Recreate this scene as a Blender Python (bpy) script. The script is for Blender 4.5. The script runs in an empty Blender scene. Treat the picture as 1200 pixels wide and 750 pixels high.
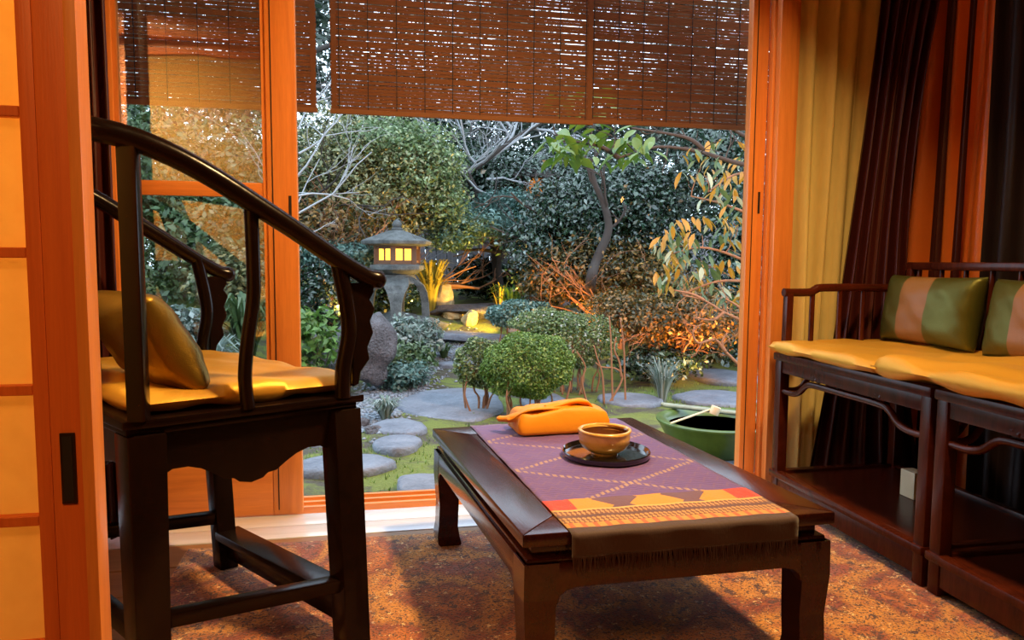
import bpy, bmesh, math, random
import numpy as np
from mathutils import Vector

random.seed(7); RNG = np.random.default_rng(7)
S = bpy.context.scene; C = S.collection

# ------------------------------------------------------------------ camera
F = 830.0; PI = math.radians(4.7); YAW = math.radians(11.0); ROLL = math.radians(.4); H = .78
Fv = Vector((math.sin(YAW)*math.cos(PI), math.cos(YAW)*math.cos(PI), -math.sin(PI)))
_r = Vector((math.cos(YAW), -math.sin(YAW), 0)); _u = _r.cross(Fv)
Rv = _r*math.cos(ROLL)+_u*math.sin(ROLL); Uv = _u*math.cos(ROLL)-_r*math.sin(ROLL)
CAM = Vector((0, 0, H))
cd = bpy.data.cameras.new('camera'); cam = bpy.data.objects.new('camera', cd); C.objects.link(cam)
cd.sensor_width = 36; cd.lens = F*36/1200; cd.clip_start = .05; cd.clip_end = 200
from mathutils import Matrix
cam.matrix_world = Matrix(((Rv.x, Uv.x, -Fv.x, 0), (Rv.y, Uv.y, -Fv.y, 0), (Rv.z, Uv.z, -Fv.z, H), (0, 0, 0, 1)))
S.camera = cam

# ------------------------------------------------------------------ world, lights, exposure
S.view_settings.view_transform = 'Standard'; S.view_settings.look = 'None'
S.view_settings.gamma = 1; S.view_settings.exposure = 0.0
W = bpy.data.worlds.new('world'); S.world = W; W.use_nodes = True
wn = W.node_tree.nodes; wl = W.node_tree.links; wn.clear()
wo = wn.new('ShaderNodeOutputWorld'); wb = wn.new('ShaderNodeBackground')
wb.inputs['Color'].default_value = (.66, .83, 1, 1); wb.inputs['Strength'].default_value = 3.8
wl.new(wb.outputs[0], wo.inputs[0])

def light(name, kind, loc, target, energy, color, size=.2, size_y=None, spot=None, spread=None):
    l = bpy.data.lights.new(name, kind); o = bpy.data.objects.new(name, l); C.objects.link(o)
    o.location = loc; l.energy = energy; l.color = color
    if kind == 'AREA':
        l.size = size
        if size_y: l.shape = 'RECTANGLE'; l.size_y = size_y
        if spread: l.spread = math.radians(spread)
    else: l.shadow_soft_size = size
    if spot: l.spot_size = math.radians(spot); l.spot_blend = .6
    if target is not None:
        o.rotation_euler = (Vector(target)-Vector(loc)).to_track_quat('-Z', 'Y').to_euler()
    return o
WARM = (1, .64, .27)
light('ceiling_lamp', 'AREA', (.95, 1.15, 2.15), (.25, 1.6, .2), 38, WARM, .16, spread=128)
light('front_room_lamp', 'AREA', (-.55, -.35, 1.95), (-.5, .9, .55), 4.2, (1, .50, .15), .3, spread=95)
light('front_room_lamp_right', 'AREA', (.6, -.7, 2.1), (.5, 1.0, .4), 1.8, (1, .50, .18), .3)
light('garden_spot_middle', 'SPOT', (1.95, 6.1, .0), (2.1, 7.6, .75), 170, (1, .42, .08), .05, spot=100)
light('shoji_side_lamp', 'AREA', (-1.15, 1.45, 1.8), (-.80, .93, 1.1), 21, (1, .70, .27), .45, spread=80)
light('garden_spot_lantern', 'SPOT', (1.62, 7.6, .12), (.9, 8.0, .5), 260, (1, .55, .08), .04, spot=110)
light('garden_spot_right', 'SPOT', (2.7, 5.3, -.1), (2.6, 7.1, 1.0), 110, (1, .38, .08), .06, spot=120)
light('garden_spot_left', 'SPOT', (-.35, 7.5, .25), (-.2, 8.8, 1.3), 330, (1, .38, .1), .05, spot=120)
light('added_leaf_lamp', 'AREA', (1.6, 2.9, 2.0), (2.1, 4.9, .5), 75, (1, .42, .10), .2)  # unseen lamp added outside to warm the leaves near the right door

# ------------------------------------------------------------------ geometry helpers
def ray(x, y): return Fv+Rv*((x-600)/F)-Uv*((y-375)/F)
def P(x, y, X=None, Y=None, Z=None, pl=None):
    d = ray(x, y)
    if X is not None: t = X/d.x
    elif Y is not None: t = Y/d.y
    elif Z is not None: t = (Z-H)/d.z
    else: t = (Vector(pl[0])-CAM).dot(pl[1])/d.dot(pl[1])
    return CAM+d*t

def world_base(p):
    v = Vector((0, 0, 0))
    while p: v += p.location; p = p.parent
    return v

class MB:
    """collects shapes in world coordinates; build() links them as one mesh object"""
    def __init__(s): s.v = []; s.f = []; s.uv = None
    def add(s, vs, fs):
        n = len(s.v); s.v += [tuple(v) for v in vs]; s.f += [tuple(i+n for i in f) for f in fs]; return s
    def box(s, x0, x1, y0, y1, z0, z1):
        return s.hexa([(x0,y0,z0),(x1,y0,z0),(x1,y1,z0),(x0,y1,z0)], [(x0,y0,z1),(x1,y0,z1),(x1,y1,z1),(x0,y1,z1)])
    def hexa(s, b, t):
        return s.add(list(b)+list(t), [(3,2,1,0),(4,5,6,7),(0,1,5,4),(1,2,6,5),(2,3,7,6),(3,0,4,7)])
    def bar(s, a, b, w, h, up=(0,0,1), w2=None, h2=None):
        a = Vector(a); b = Vector(b); d = (b-a).normalized(); up = Vector(up)
        if abs(d.dot(up)) > .95: up = Vector((1, 0, 0)) if abs(d.x) < .9 else Vector((0, 1, 0))
        x = d.cross(up).normalized(); y = x.cross(d).normalized()
        w2 = w if w2 is None else w2; h2 = h if h2 is None else h2
        q = lambda c, w, h: [c-x*w/2-y*h/2, c+x*w/2-y*h/2, c+x*w/2+y*h/2, c-x*w/2+y*h/2]
        return s.hexa(q(a, w, h), q(b, w2, h2))
    def tube(s, pts, r, n=8, cap=True, flat=1.0, up=None):
        pts = [Vector(p) for p in pts]; m = len(pts)
        if not hasattr(r, '__len__'): r = [r]*m
        vs = []; fs = []; prev = None
        for i, p in enumerate(pts):
            d = (pts[min(i+1, m-1)]-pts[max(i-1, 0)]); d = d.normalized() if d.length > 1e-9 else Vector((0, 0, 1))
            if up is not None: x = d.cross(Vector(up)).normalized()
            elif prev is None:
                x = d.cross(Vector((0, 0, 1)));
                if x.length < .1: x = d.cross(Vector((0, 1, 0)))
                x.normalize()
            else: x = (prev-d*prev.dot(d)).normalized()
            prev = x; y = x.cross(d).normalized()
            for k in range(n):
                a = 2*math.pi*k/n; vs.append(p+x*math.cos(a)*r[i]*flat+y*math.sin(a)*r[i])
        for i in range(m-1):
            for k in range(n):
                k2 = (k+1) % n; fs.append((i*n+k, i*n+k2, (i+1)*n+k2, (i+1)*n+k))
        if cap: fs.append(tuple(range(n))[::-1]); fs.append(tuple((m-1)*n+k for k in range(n)))
        return s.add(vs, fs)
    def lathe(s, c, prof, n=32, sx=1, sy=1, noise=0, rot=0, cap=True):
        c = Vector(c); vs = []; fs = []; m = len(prof)
        for j, (r, z) in enumerate(prof):
            for k in range(n):
                a = 2*math.pi*k/n+rot; q = 1+noise*(math.sin(a*3+j*.5)+.5*math.sin(a*5+1))
                vs.append(c+Vector((math.cos(a)*r*sx*q, math.sin(a)*r*sy*q, z+(noise*.03*math.sin(a*2)))))
        for j in range(m-1):
            for k in range(n):
                k2 = (k+1) % n; fs.append((j*n+k, j*n+k2, (j+1)*n+k2, (j+1)*n+k))
        if cap and prof[0][0] > 1e-6: fs.append(tuple(range(n))[::-1])
        if cap and prof[-1][0] > 1e-6: fs.append(tuple((m-1)*n+k for k in range(n)))
        return s.add(vs, fs)
    def prism(s, poly, off):
        n = len(poly); a = [Vector(p) for p in poly]; off = Vector(off); b = [p+off for p in a]
        return s.add(a+b, [tuple(range(n))[::-1], tuple(range(n, 2*n))]+[(i, (i+1) % n, n+(i+1) % n, n+i) for i in range(n)])
    def pillow(s, c, ax, ay, az, n=22, p=3.5, pinch=.06, seam=.12, wr=.0, seed=0):
        """cushion: half axes ax, ay, half thickness vector az"""
        c = Vector(c); ax = Vector(ax); ay = Vector(ay); az = Vector(az); rr = random.Random(seed)
        ph = [rr.uniform(0, 6) for _ in range(6)]
        vs = []; idx = {}
        for side in (1, -1):
            for i in range(n+1):
                for j in range(n+1):
                    u = -1+2*i/n; v = -1+2*j/n
                    e = max(0, (1-abs(u)**p))*max(0, (1-abs(v)**p))
                    if e < 1e-9 and side == -1: idx[(side, i, j)] = idx[(1, i, j)]; continue
                    h = e**.45*(1-seam)+ (seam if e > 1e-9 else 0)
                    h += wr*(math.sin(u*7+v*5+ph[0])*.5+math.sin(v*11-u*3+ph[1])*.35+math.sin(u*15+v*9+ph[2])*.25)*min(1, e*3)
                    k = 1-pinch*(1-abs(u)**2)*abs(v)**3; k2 = 1-pinch*(1-abs(v)**2)*abs(u)**3
                    idx[(side, i, j)] = len(vs)
                    vs.append(c+ax*u*k2+ay*v*k+az*h*side)
        fs = []
        for side in (1, -1):
            for i in range(n):
                for j in range(n):
                    q = [idx[(side, i, j)], idx[(side, i+1, j)], idx[(side, i+1, j+1)], idx[(side, i, j+1)]]
                    fs.append(tuple(q if side == 1 else q[::-1]))
        return s.add(vs, fs)
    def rock(s, c, sx, sy, sz, seed=0, n=3, rough=.12, flat_top=None):
        bm = bmesh.new(); bmesh.ops.create_icosphere(bm, subdivisions=n, radius=1)
        rr = random.Random(seed); dirs = [(Vector((rr.gauss(0,1), rr.gauss(0,1), rr.gauss(0,1))).normalized(), rr.uniform(.6, 1), rr.uniform(2, 6), rr.uniform(0, 6)) for _ in range(9)]
        vs = []
        for v in bm.verts:
            d = v.co.normalized(); k = 1.0
            for q, t, fr, ph in dirs[:6]:
                pr = d.dot(q)
                if pr > t*.9: k = min(k, t*.9/pr)
            for q, t, fr, ph in dirs: k += rough*.25*math.sin(fr*d.dot(q)*2+ph)
            p = Vector((d.x*sx*k, d.y*sy*k, d.z*sz*k))
            if flat_top is not None and p.z > flat_top: p.z = flat_top+(p.z-flat_top)*.08
            vs.append(Vector(c)+p)
        fs = [tuple(v.index for v in f.verts) for f in bm.faces]; bm.free()
        return s.add(vs, fs)
    def build(s, name, mat, parent=None, smooth=None, bevel=0, label=None, kind=None, sub=0, seg=2):
        b = world_base(parent)
        me = bpy.data.meshes.new(name)
        me.from_pydata([(v[0]-b.x, v[1]-b.y, v[2]-b.z) for v in s.v], [], s.f)
        bm = bmesh.new(); bm.from_mesh(me); bmesh.ops.recalc_face_normals(bm, faces=bm.faces)
        if bevel:
            es = [e for e in bm.edges if len(e.link_faces) == 2 and e.calc_face_angle(0) > .6]
            bmesh.ops.bevel(bm, geom=es, offset=bevel, segments=seg, affect='EDGES', profile=.6, clamp_overlap=True)
        bm.to_mesh(me); bm.free()
        if smooth or bevel:
            for p in me.polygons: p.use_smooth = True
            me.set_sharp_from_angle(angle=math.radians(smooth or 35))
        me.materials.append(mat)
        o = bpy.data.objects.new(name, me); C.objects.link(o); o.parent = parent
        if sub:
            m = o.modifiers.new('sub', 'SUBSURF'); m.levels = sub; m.render_levels = sub
        if label: o['label'] = label
        if kind: o['kind'] = kind
        return o

def thing(name, label, cat, loc=(0, 0, 0), group=None):
    o = bpy.data.objects.new(name, None); C.objects.link(o); o.location = loc; o.empty_display_size = .1
    o['label'] = label; o['category'] = cat
    if group: o['group'] = group
    return o
def tag(o, label, cat, group=None):
    o['label'] = label; o['category'] = cat
    if group: o['group'] = group
    return o
def struct(o): o['kind'] = 'structure'; return o
def mesh_copy(o, parent=None, shift=(0, 0, 0)):
    c = o.copy(); C.objects.link(c); c.parent = parent; c.location = o.location+Vector(shift); return c
def copy_tree(o, parent=None):
    c = o.copy(); C.objects.link(c); c.parent = parent
    for ch in list(o.children): copy_tree(ch, c)
    return c
def smooth_pts(pts, n=6):
    pts = [Vector(p) for p in pts]; out = []
    for i in range(len(pts)-1):
        p0 = pts[max(i-1, 0)]; p1 = pts[i]; p2 = pts[i+1]; p3 = pts[min(i+2, len(pts)-1)]
        for k in range(n):
            t = k/n
            out.append(.5*((2*p1)+(p2-p0)*t+(2*p0-5*p1+4*p2-p3)*t*t+(3*p1-p0-3*p2+p3)*t**3))
    out.append(pts[-1]); return out
def lerp(a, b, t): return a+(b-a)*t

# ------------------------------------------------------------------ materials
class NT:
    def __init__(s, name):
        s.m = bpy.data.materials.new(name); s.m.use_nodes = True; s.t = s.m.node_tree; s.n = s.t.nodes; s.n.clear()
        s.out = s.n.new('ShaderNodeOutputMaterial')
    def node(s, t, **kw):
        n = s.n.new(t)
        for k, v in kw.items(): setattr(n, k, v)
        return n
    def put(s, sock, v):
        if isinstance(v, bpy.types.NodeSocket): s.t.links.new(v, sock)
        elif v is not None:
            try: sock.default_value = v
            except Exception: sock.default_value = (*v, 1)
    def math(s, op, a, b=None, c=None, clamp=False):
        n = s.node('ShaderNodeMath', operation=op); n.use_clamp = clamp
        s.put(n.inputs[0], a)
        if b is not None: s.put(n.inputs[1], b)
        if c is not None: s.put(n.inputs[2], c)
        return n.outputs[0]
    def mix(s, f, a, b):
        n = s.node('ShaderNodeMix', data_type='RGBA'); s.put(n.inputs[0], f)
        s.put(n.inputs[6], (*a, 1) if isinstance(a, tuple) and len(a) == 3 else a)
        s.put(n.inputs[7], (*b, 1) if isinstance(b, tuple) and len(b) == 3 else b); return n.outputs[2]
    def coord(s, kind='Object', scale=(1, 1, 1), rot=(0, 0, 0)):
        c = s.node('ShaderNodeTexCoord'); m = s.node('ShaderNodeMapping')
        s.t.links.new(c.outputs[kind], m.inputs[0]); m.inputs['Scale'].default_value = scale; m.inputs['Rotation'].default_value = rot
        return m.outputs[0]
    def noise(s, vec, scale=5, detail=3, rough=.5, dist=0):
        n = s.node('ShaderNodeTexNoise'); s.t.links.new(vec, n.inputs['Vector'])
        n.inputs['Scale'].default_value = scale; n.inputs['Detail'].default_value = detail
        n.inputs['Roughness'].default_value = rough; n.inputs['Distortion'].default_value = dist; return n.outputs[0]
    def voro(s, vec, scale, feature='F1', out='Distance', rnd=1):
        n = s.node('ShaderNodeTexVoronoi', feature=feature); s.t.links.new(vec, n.inputs['Vector'])
        n.inputs['Scale'].default_value = scale; n.inputs['Randomness'].default_value = rnd; return n.outputs[out]
    def ramp(s, f, stops, interp='LINEAR'):
        n = s.node('ShaderNodeValToRGB'); n.color_ramp.interpolation = interp; e = n.color_ramp.elements
        while len(e) < len(stops): e.new(.5)
        for i, (p, c) in enumerate(stops): e[i].position = p; e[i].color = (*c, 1)
        s.put(n.inputs[0], f); return n.outputs[0]
    def bsdf(s, color, rough=.5, metal=0, coat=0, spec=None, bump=None, bstr=.3, bdist=.005, sheen=0, trans=0):
        b = s.node('ShaderNodeBsdfPrincipled')
        s.put(b.inputs['Base Color'], (*color, 1) if isinstance(color, tuple) and len(color) == 3 else color)
        s.put(b.inputs['Roughness'], rough); b.inputs['Metallic'].default_value = metal
        b.inputs['Coat Weight'].default_value = coat; b.inputs['Coat Roughness'].default_value = .12
        if spec is not None: b.inputs['Specular IOR Level'].default_value = spec
        if sheen: b.inputs['Sheen Weight'].default_value = sheen
        if bump is not None:
            k = s.node('ShaderNodeBump'); s.put(k.inputs['Height'], bump); k.inputs['Strength'].default_value = bstr
            k.inputs['Distance'].default_value = bdist; s.t.links.new(k.outputs[0], b.inputs['Normal'])
        s.b = b; return b.outputs[0]
    def done(s, sh): s.t.links.new(sh, s.out.inputs[0]); return s.m

def wood(name, c1, c2, scale=(1, 1, 1), rough=.4, coat=0, gs=6, bstr=.15, spec=None):
    t = NT(name); v = t.coord('Object', scale)
    n = t.noise(v, gs, 5, .6, .6); n2 = t.noise(v, gs*9, 2, .5)
    f = t.math('ADD', t.math('MULTIPLY', n, .75), t.math('MULTIPLY', n2, .25))
    return t.done(t.bsdf(t.ramp(f, [(.3, c1), (.7, c2)]), rough, coat=coat, bump=n2, bstr=bstr, bdist=.002, spec=spec))
M = {}
M['lacquer'] = wood('dark lacquered wood', (.004, .002, .0015), (.010, .004, .003), (1, 1, 1), .24, .05, 8, spec=.16)
M['rosewood'] = wood('red brown lacquered rosewood', (.030, .005, .002), (.085, .014, .005), (1, 8, 1), .25, .05, 6, spec=.2)
M['table'] = wood('polished table wood', (.018, .004, .003), (.055, .010, .005), (6, 1, 4), .2, .25, 5, spec=.35)
M['cedar_v'] = wood('orange cedar upright grain', (.62, .18, .035), (.86, .30, .06), (14, 14, .7), .42, .15, 3)
M['cedar_h'] = wood('orange cedar level grain', (.62, .18, .035), (.86, .30, .06), (.7, 14, 14), .42, .15, 3)
M['shoji_wood'] = wood('red cedar shoji frame', (.60, .11, .018), (.78, .17, .03), (16, 16, .7), .45, .1, 3)
M['deck'] = wood('pale veranda board', (.70, .65, .68), (.86, .81, .86), (.8, 12, 1), .22, .5, 3)
M['planks'] = wood('brown floor board', (.22, .10, .04), (.36, .18, .08), (.8, 10, 1), .4, .1, 3)
M['dark_recess'] = NT('dark recess'); M['dark_recess'] = M['dark_recess'].done(M['dark_recess'].bsdf((.012, .006, .004), .6))
M['bronze'] = NT('dark bronze'); M['bronze'] = M['bronze'].done(M['bronze'].bsdf((.06, .028, .012), .35, metal=.7))
def plain(name, c, rough=.6, **kw):
    t = NT(name); v = t.coord('Object'); n = t.noise(v, 12, 4)
    c2 = tuple(x*.82 for x in c)
    return t.done(t.bsdf(t.mix(n, c2, c), rough, bump=n, bstr=.1, **kw))
M['plaster'] = plain('ochre plaster', (.20, .12, .055), .9)
M['ceiling'] = plain('cedar ceiling', (.16, .09, .045), .7)
def silk(name, c, rough=.38, scale=60, sheen=0, spec=.35, metal=0):
    t = NT(name); v = t.coord('Object'); n = t.noise(v, 5, 4, .6, .4); w = t.noise(t.coord('Object', (1, 1, 1)), scale*8, 2)
    f = t.math('ADD', t.math('MULTIPLY', n, .9), t.math('MULTIPLY', w, .1))
    return t.done(t.bsdf(t.mix(n, tuple(x*.75 for x in c), c), rough, sheen=sheen, bump=f, bstr=.5, bdist=.01, spec=spec, metal=metal))
M['gold_silk'] = silk('gold silk', (.80, .42, .05), .42, metal=.45)
M['olive_silk'] = silk('olive gold silk', (.26, .15, .02), .40, metal=.8)
M['brown_silk'] = silk('dark brown silk', (.06, .025, .008), .4)
M['green_silk'] = silk('dark green silk', (.12, .12, .025), .40, metal=.6)
M['tan_silk'] = silk('tan silk', (.27, .125, .035), .38)
M['orange_silk'] = silk('orange satin', (.85, .20, .03), .32, spec=.6)
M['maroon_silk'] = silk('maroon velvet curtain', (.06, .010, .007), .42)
M['dark_silk'] = silk('near black curtain', (.015, .004, .003), .6)
M['red_silk'] = silk('red orange curtain', (.62, .10, .03), .4)
M['parcel'] = silk('orange wrapping cloth', (.95, .36, .015), .5)
def sheer():
    t = NT('yellow sheer curtain'); v = t.coord('Object', (1, 1, .3)); n = t.noise(v, 60, 2)
    d = t.node('ShaderNodeBsdfDiffuse'); d.inputs[0].default_value = (.95, .76, .30, 1)
    r = t.node('ShaderNodeBsdfTranslucent'); r.inputs[0].default_value = (.85, .62, .22, 1)
    p = t.node('ShaderNodeBsdfTransparent')
    m = t.node('ShaderNodeMixShader'); m.inputs[0].default_value = .35; t.t.links.new(d.outputs[0], m.inputs[1]); t.t.links.new(r.outputs[0], m.inputs[2])
    m2 = t.node('ShaderNodeMixShader'); t.put(m2.inputs[0], t.math('MULTIPLY_ADD', n, .15, .02)); t.t.links.new(m.outputs[0], m2.inputs[1]); t.t.links.new(p.outputs[0], m2.inputs[2])
    return t.done(m2.outputs[0])
M['sheer'] = sheer()
def paper():
    t = NT('shoji paper'); n = t.noise(t.coord('Object'), 40, 4)
    col = t.mix(n, (.80, .50, .19), (.90, .60, .25))
    d = t.node('ShaderNodeBsdfDiffuse'); t.put(d.inputs[0], col)
    r = t.node('ShaderNodeBsdfTranslucent'); t.put(r.inputs[0], col)
    m = t.node('ShaderNodeMixShader'); m.inputs[0].default_value = .6; t.t.links.new(d.outputs[0], m.inputs[1]); t.t.links.new(r.outputs[0], m.inputs[2])
    return t.done(m.outputs[0])
M['paper'] = paper()
def glass():
    t = NT('window glass'); p = t.node('ShaderNodeBsdfTransparent'); p.inputs[0].default_value = (.93, .95, .95, 1)
    g = t.node('ShaderNodeBsdfGlossy'); g.inputs['Roughness'].default_value = .02
    fr = t.node('ShaderNodeFresnel'); fr.inputs[0].default_value = 1.95
    bn = t.node('ShaderNodeBump'); bn.inputs['Strength'].default_value = .04; bn.inputs['Distance'].default_value = .01
    t.put(bn.inputs['Height'], t.noise(t.coord('Object'), 6, 2)); t.t.links.new(bn.outputs[0], g.inputs['Normal'])
    m = t.node('ShaderNodeMixShader'); t.t.links.new(fr.outputs[0], m.inputs[0]); t.t.links.new(p.outputs[0], m.inputs[1]); t.t.links.new(g.outputs[0], m.inputs[2])
    return t.done(m.outputs[0])
M['glass'] = glass()
def leafmat(name, stops, rough=.35, trans=.25, spec=.6):
    t = NT(name); g = t.node('ShaderNodeNewGeometry'); col = t.ramp(g.outputs['Random Per Island'], stops)
    b = t.bsdf(col, rough, spec=spec)
    r = t.node('ShaderNodeBsdfTranslucent'); t.put(r.inputs[0], col)
    m = t.node('ShaderNodeMixShader'); m.inputs[0].default_value = trans; t.t.links.new(b, m.inputs[1]); t.t.links.new(r.outputs[0], m.inputs[2])
    return t.done(m.outputs[0])
M['leaf_dark'] = leafmat('glossy dark leaves', [(0, (.006, .020, .010)), (.5, (.014, .045, .022)), (.85, (.05, .09, .05)), (1, (.17, .22, .20))], .22, .12, 1.0)  # pale end of the ramp paints glossy highlights into the leaf colour
M['leaf_mid'] = leafmat('mid green leaves', [(0, (.03, .07, .02)), (.5, (.07, .13, .04)), (1, (.14, .19, .09))], .38)
M['leaf_olive'] = leafmat('olive leaves', [(0, (.07, .09, .03)), (.45, (.15, .17, .07)), (.8, (.26, .27, .14)), (1, (.40, .30, .10))], .45)
M['leaf_fresh'] = leafmat('fresh pale green leaves', [(0, (.05, .10, .03)), (.6, (.14, .22, .08)), (1, (.36, .44, .26))], .4, .3)
M['leaf_blue'] = leafmat('blue green needles', [(0, (.03, .09, .075)), (.5, (.09, .19, .16)), (1, (.22, .33, .30))], .4)
M['leaf_azalea'] = leafmat('yellow green azalea leaves', [(0, (.05, .11, .015)), (.5, (.13, .24, .03)), (1, (.28, .38, .09))], .45, .3)
M['leaf_azalea_pale'] = leafmat('azalea leaves', [(0, (.04, .07, .015)), (.5, (.12, .19, .045)), (.9, (.24, .28, .10)), (1, (.5, .52, .5))], .4, .25)
M['leaf_silver'] = leafmat('silver green leaves', [(0, (.07, .12, .09)), (.5, (.18, .24, .20)), (1, (.42, .47, .45))], .4)
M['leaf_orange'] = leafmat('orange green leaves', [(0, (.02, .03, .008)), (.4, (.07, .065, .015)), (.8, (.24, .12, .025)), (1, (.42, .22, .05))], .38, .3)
M['leaf_back'] = leafmat('distant leaves', [(0, (.008, .022, .012)), (.6, (.03, .055, .03)), (1, (.10, .12, .08))], .35, .2, .8)
M['leaf_fern'] = leafmat('bright fern leaves', [(0, (.05, .13, .02)), (1, (.16, .30, .06))], .4, .3)
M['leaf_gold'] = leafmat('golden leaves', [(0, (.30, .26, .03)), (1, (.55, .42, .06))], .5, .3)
M['leaf_big'] = leafmat('large green leaf', [(0, (.04, .12, .012)), (1, (.12, .20, .025))], .35, .25)
M['leaf_big_orange'] = leafmat('large leaf tinted with warm light', [(0, (.34, .18, .02)), (1, (.50, .27, .03))], .38, .35)  # orange of the warm light is put into the leaf colour
M['leaf_big_pale'] = leafmat('large pale leaf', [(0, (.22, .28, .15)), (1, (.40, .44, .30))], .3, .25)
M['bark_dark'] = plain('dark bark', (.045, .035, .03), .9)
M['bark_pale'] = plain('pale grey bark', (.34, .35, .37), .8)
M['bark_red'] = plain('reddish bark', (.30, .14, .07), .8)
def stone(name, c, c2, sc=9, rough=.8, bs=.5, bd=.02):
    t = NT(name); v = t.coord('Object'); n = t.noise(v, sc, 6, .65); n2 = t.noise(v, sc*9, 3)
    f = t.math('ADD', t.math('MULTIPLY', n, .7), t.math('MULTIPLY', n2, .3))
    return t.done(t.bsdf(t.ramp(f, [(.35, c), (.65, c2)]), rough, bump=f, bstr=bs, bdist=bd))
M['stone_step'] = stone('blue grey stepping stone', (.10, .115, .15), (.20, .225, .275), 5, .5, .8, .03)
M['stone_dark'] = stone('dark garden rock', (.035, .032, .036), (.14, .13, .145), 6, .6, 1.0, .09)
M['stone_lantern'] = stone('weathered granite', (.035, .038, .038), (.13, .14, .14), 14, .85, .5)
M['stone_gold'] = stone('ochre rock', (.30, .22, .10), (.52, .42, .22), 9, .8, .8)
M['pebble'] = stone('wet pebbles', (.08, .09, .11), (.30, .33, .38), 30, .35, .1)
M['fence'] = wood('weathered grey board', (.11, .10, .11), (.22, .20, .22), (8, 8, .8), .8, 0, 3)
M['lantern_wood'] = plain('smoked brown lantern timber', (.15, .07, .035), .8)
M['bamboo'] = wood('weathered bamboo pole', (.14, .19, .15), (.26, .32, .25), (3, 10, 10), .5, 0, 3)
M['pale_bamboo'] = wood('pale bamboo', (.62, .50, .30), (.80, .68, .46), (1, 1, 1), .5, 0, 3)
M['slat'] = leafmat('brown bamboo slats', [(0, (.16, .055, .018)), (.5, (.26, .09, .028)), (1, (.36, .15, .05))], .6, .25, .3)
M['black_lacquer'] = NT('black lacquer'); M['black_lacquer'] = M['black_lacquer'].done(M['black_lacquer'].bsdf((.008, .006, .006), .15, coat=.8))
def emit(name, c, s):
    t = NT(name); e = t.node('ShaderNodeEmission'); n = t.noise(t.coord('Object'), 25, 2)
    t.put(e.inputs[0], (*c, 1)); t.put(e.inputs[1], t.math('MULTIPLY_ADD', n, s*.6, s*.7)); return t.done(e.outputs[0])
M['lantern_glow'] = emit('lit lantern paper', (1, .50, .06), 3.0)
M['far_glow'] = emit('lit far lantern paper', (1, .35, .06), .55)
def celadon():
    t = NT('green glazed stoneware'); v = t.coord('Object'); n = t.noise(v, 5, 5, .6)
    return t.done(t.bsdf(t.ramp(n, [(.3, (.03, .07, .015)), (.7, (.09, .17, .04))]), .35, coat=.3, bump=n, bstr=.2))
M['celadon'] = celadon()
def glaze():
    t = NT('honey glazed pottery'); v = t.coord('Object', (1, 1, 1)); n = t.noise(v, 9, 5, .6, .5); n2 = t.noise(v, 60, 3)
    return t.done(t.bsdf(t.ramp(n, [(.3, (.62, .28, .05)), (.5, (.85, .50, .12)), (.7, (.90, .62, .24))]), .3, coat=.6, bump=n2, bstr=.15, bdist=.003))
M['glaze'] = glaze()
M['glaze_in'] = plain('brown bowl inside', (.16, .055, .02), .25, coat=.4)
def water():
    t = NT('dark water'); n = t.noise(t.coord('Object'), 20, 2); return t.done(t.bsdf((.01, .012, .008), .03, bump=n, bstr=.08))
M['water'] = water()
def carpet():
    t = NT('patterned rug'); v = t.coord('Object')
    big = t.noise(v, 3.2, 5, .65, 1.2); vd = t.voro(v, 7, 'SMOOTH_F1'); vc = t.voro(v, 26, 'F1'); fine = t.noise(v, 170, 2, .8)
    spots = t.noise(v, 34, 4, .75)
    f = t.math('ADD', t.math('MULTIPLY', big, .55), t.math('MULTIPLY', vd, .45))
    c = t.ramp(f, [(.28, (.18, .025, .012)), (.38, (.56, .17, .028)), (.45, (.24, .035, .02)), (.53, (.66, .28, .045)), (.60, (.34, .06, .025)), (.70, (.32, .18, .18))])
    c = t.mix(t.math('GREATER_THAN', spots, .58), c, (.10, .035, .03))
    c = t.mix(t.math('GREATER_THAN', t.noise(v, 47, 4, .8), .62), c, (.90, .62, .28))
    c = t.mix(t.math('MULTIPLY', t.math('LESS_THAN', vc, .12), .6), c, (.60, .44, .34))
    c = t.mix(t.math('GREATER_THAN', fine, .56), c, (.07, .022, .015))
    return t.done(t.bsdf(c, .95, sheen=.3, bump=fine, bstr=.8, bdist=.006))
M['rug'] = carpet()
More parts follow.
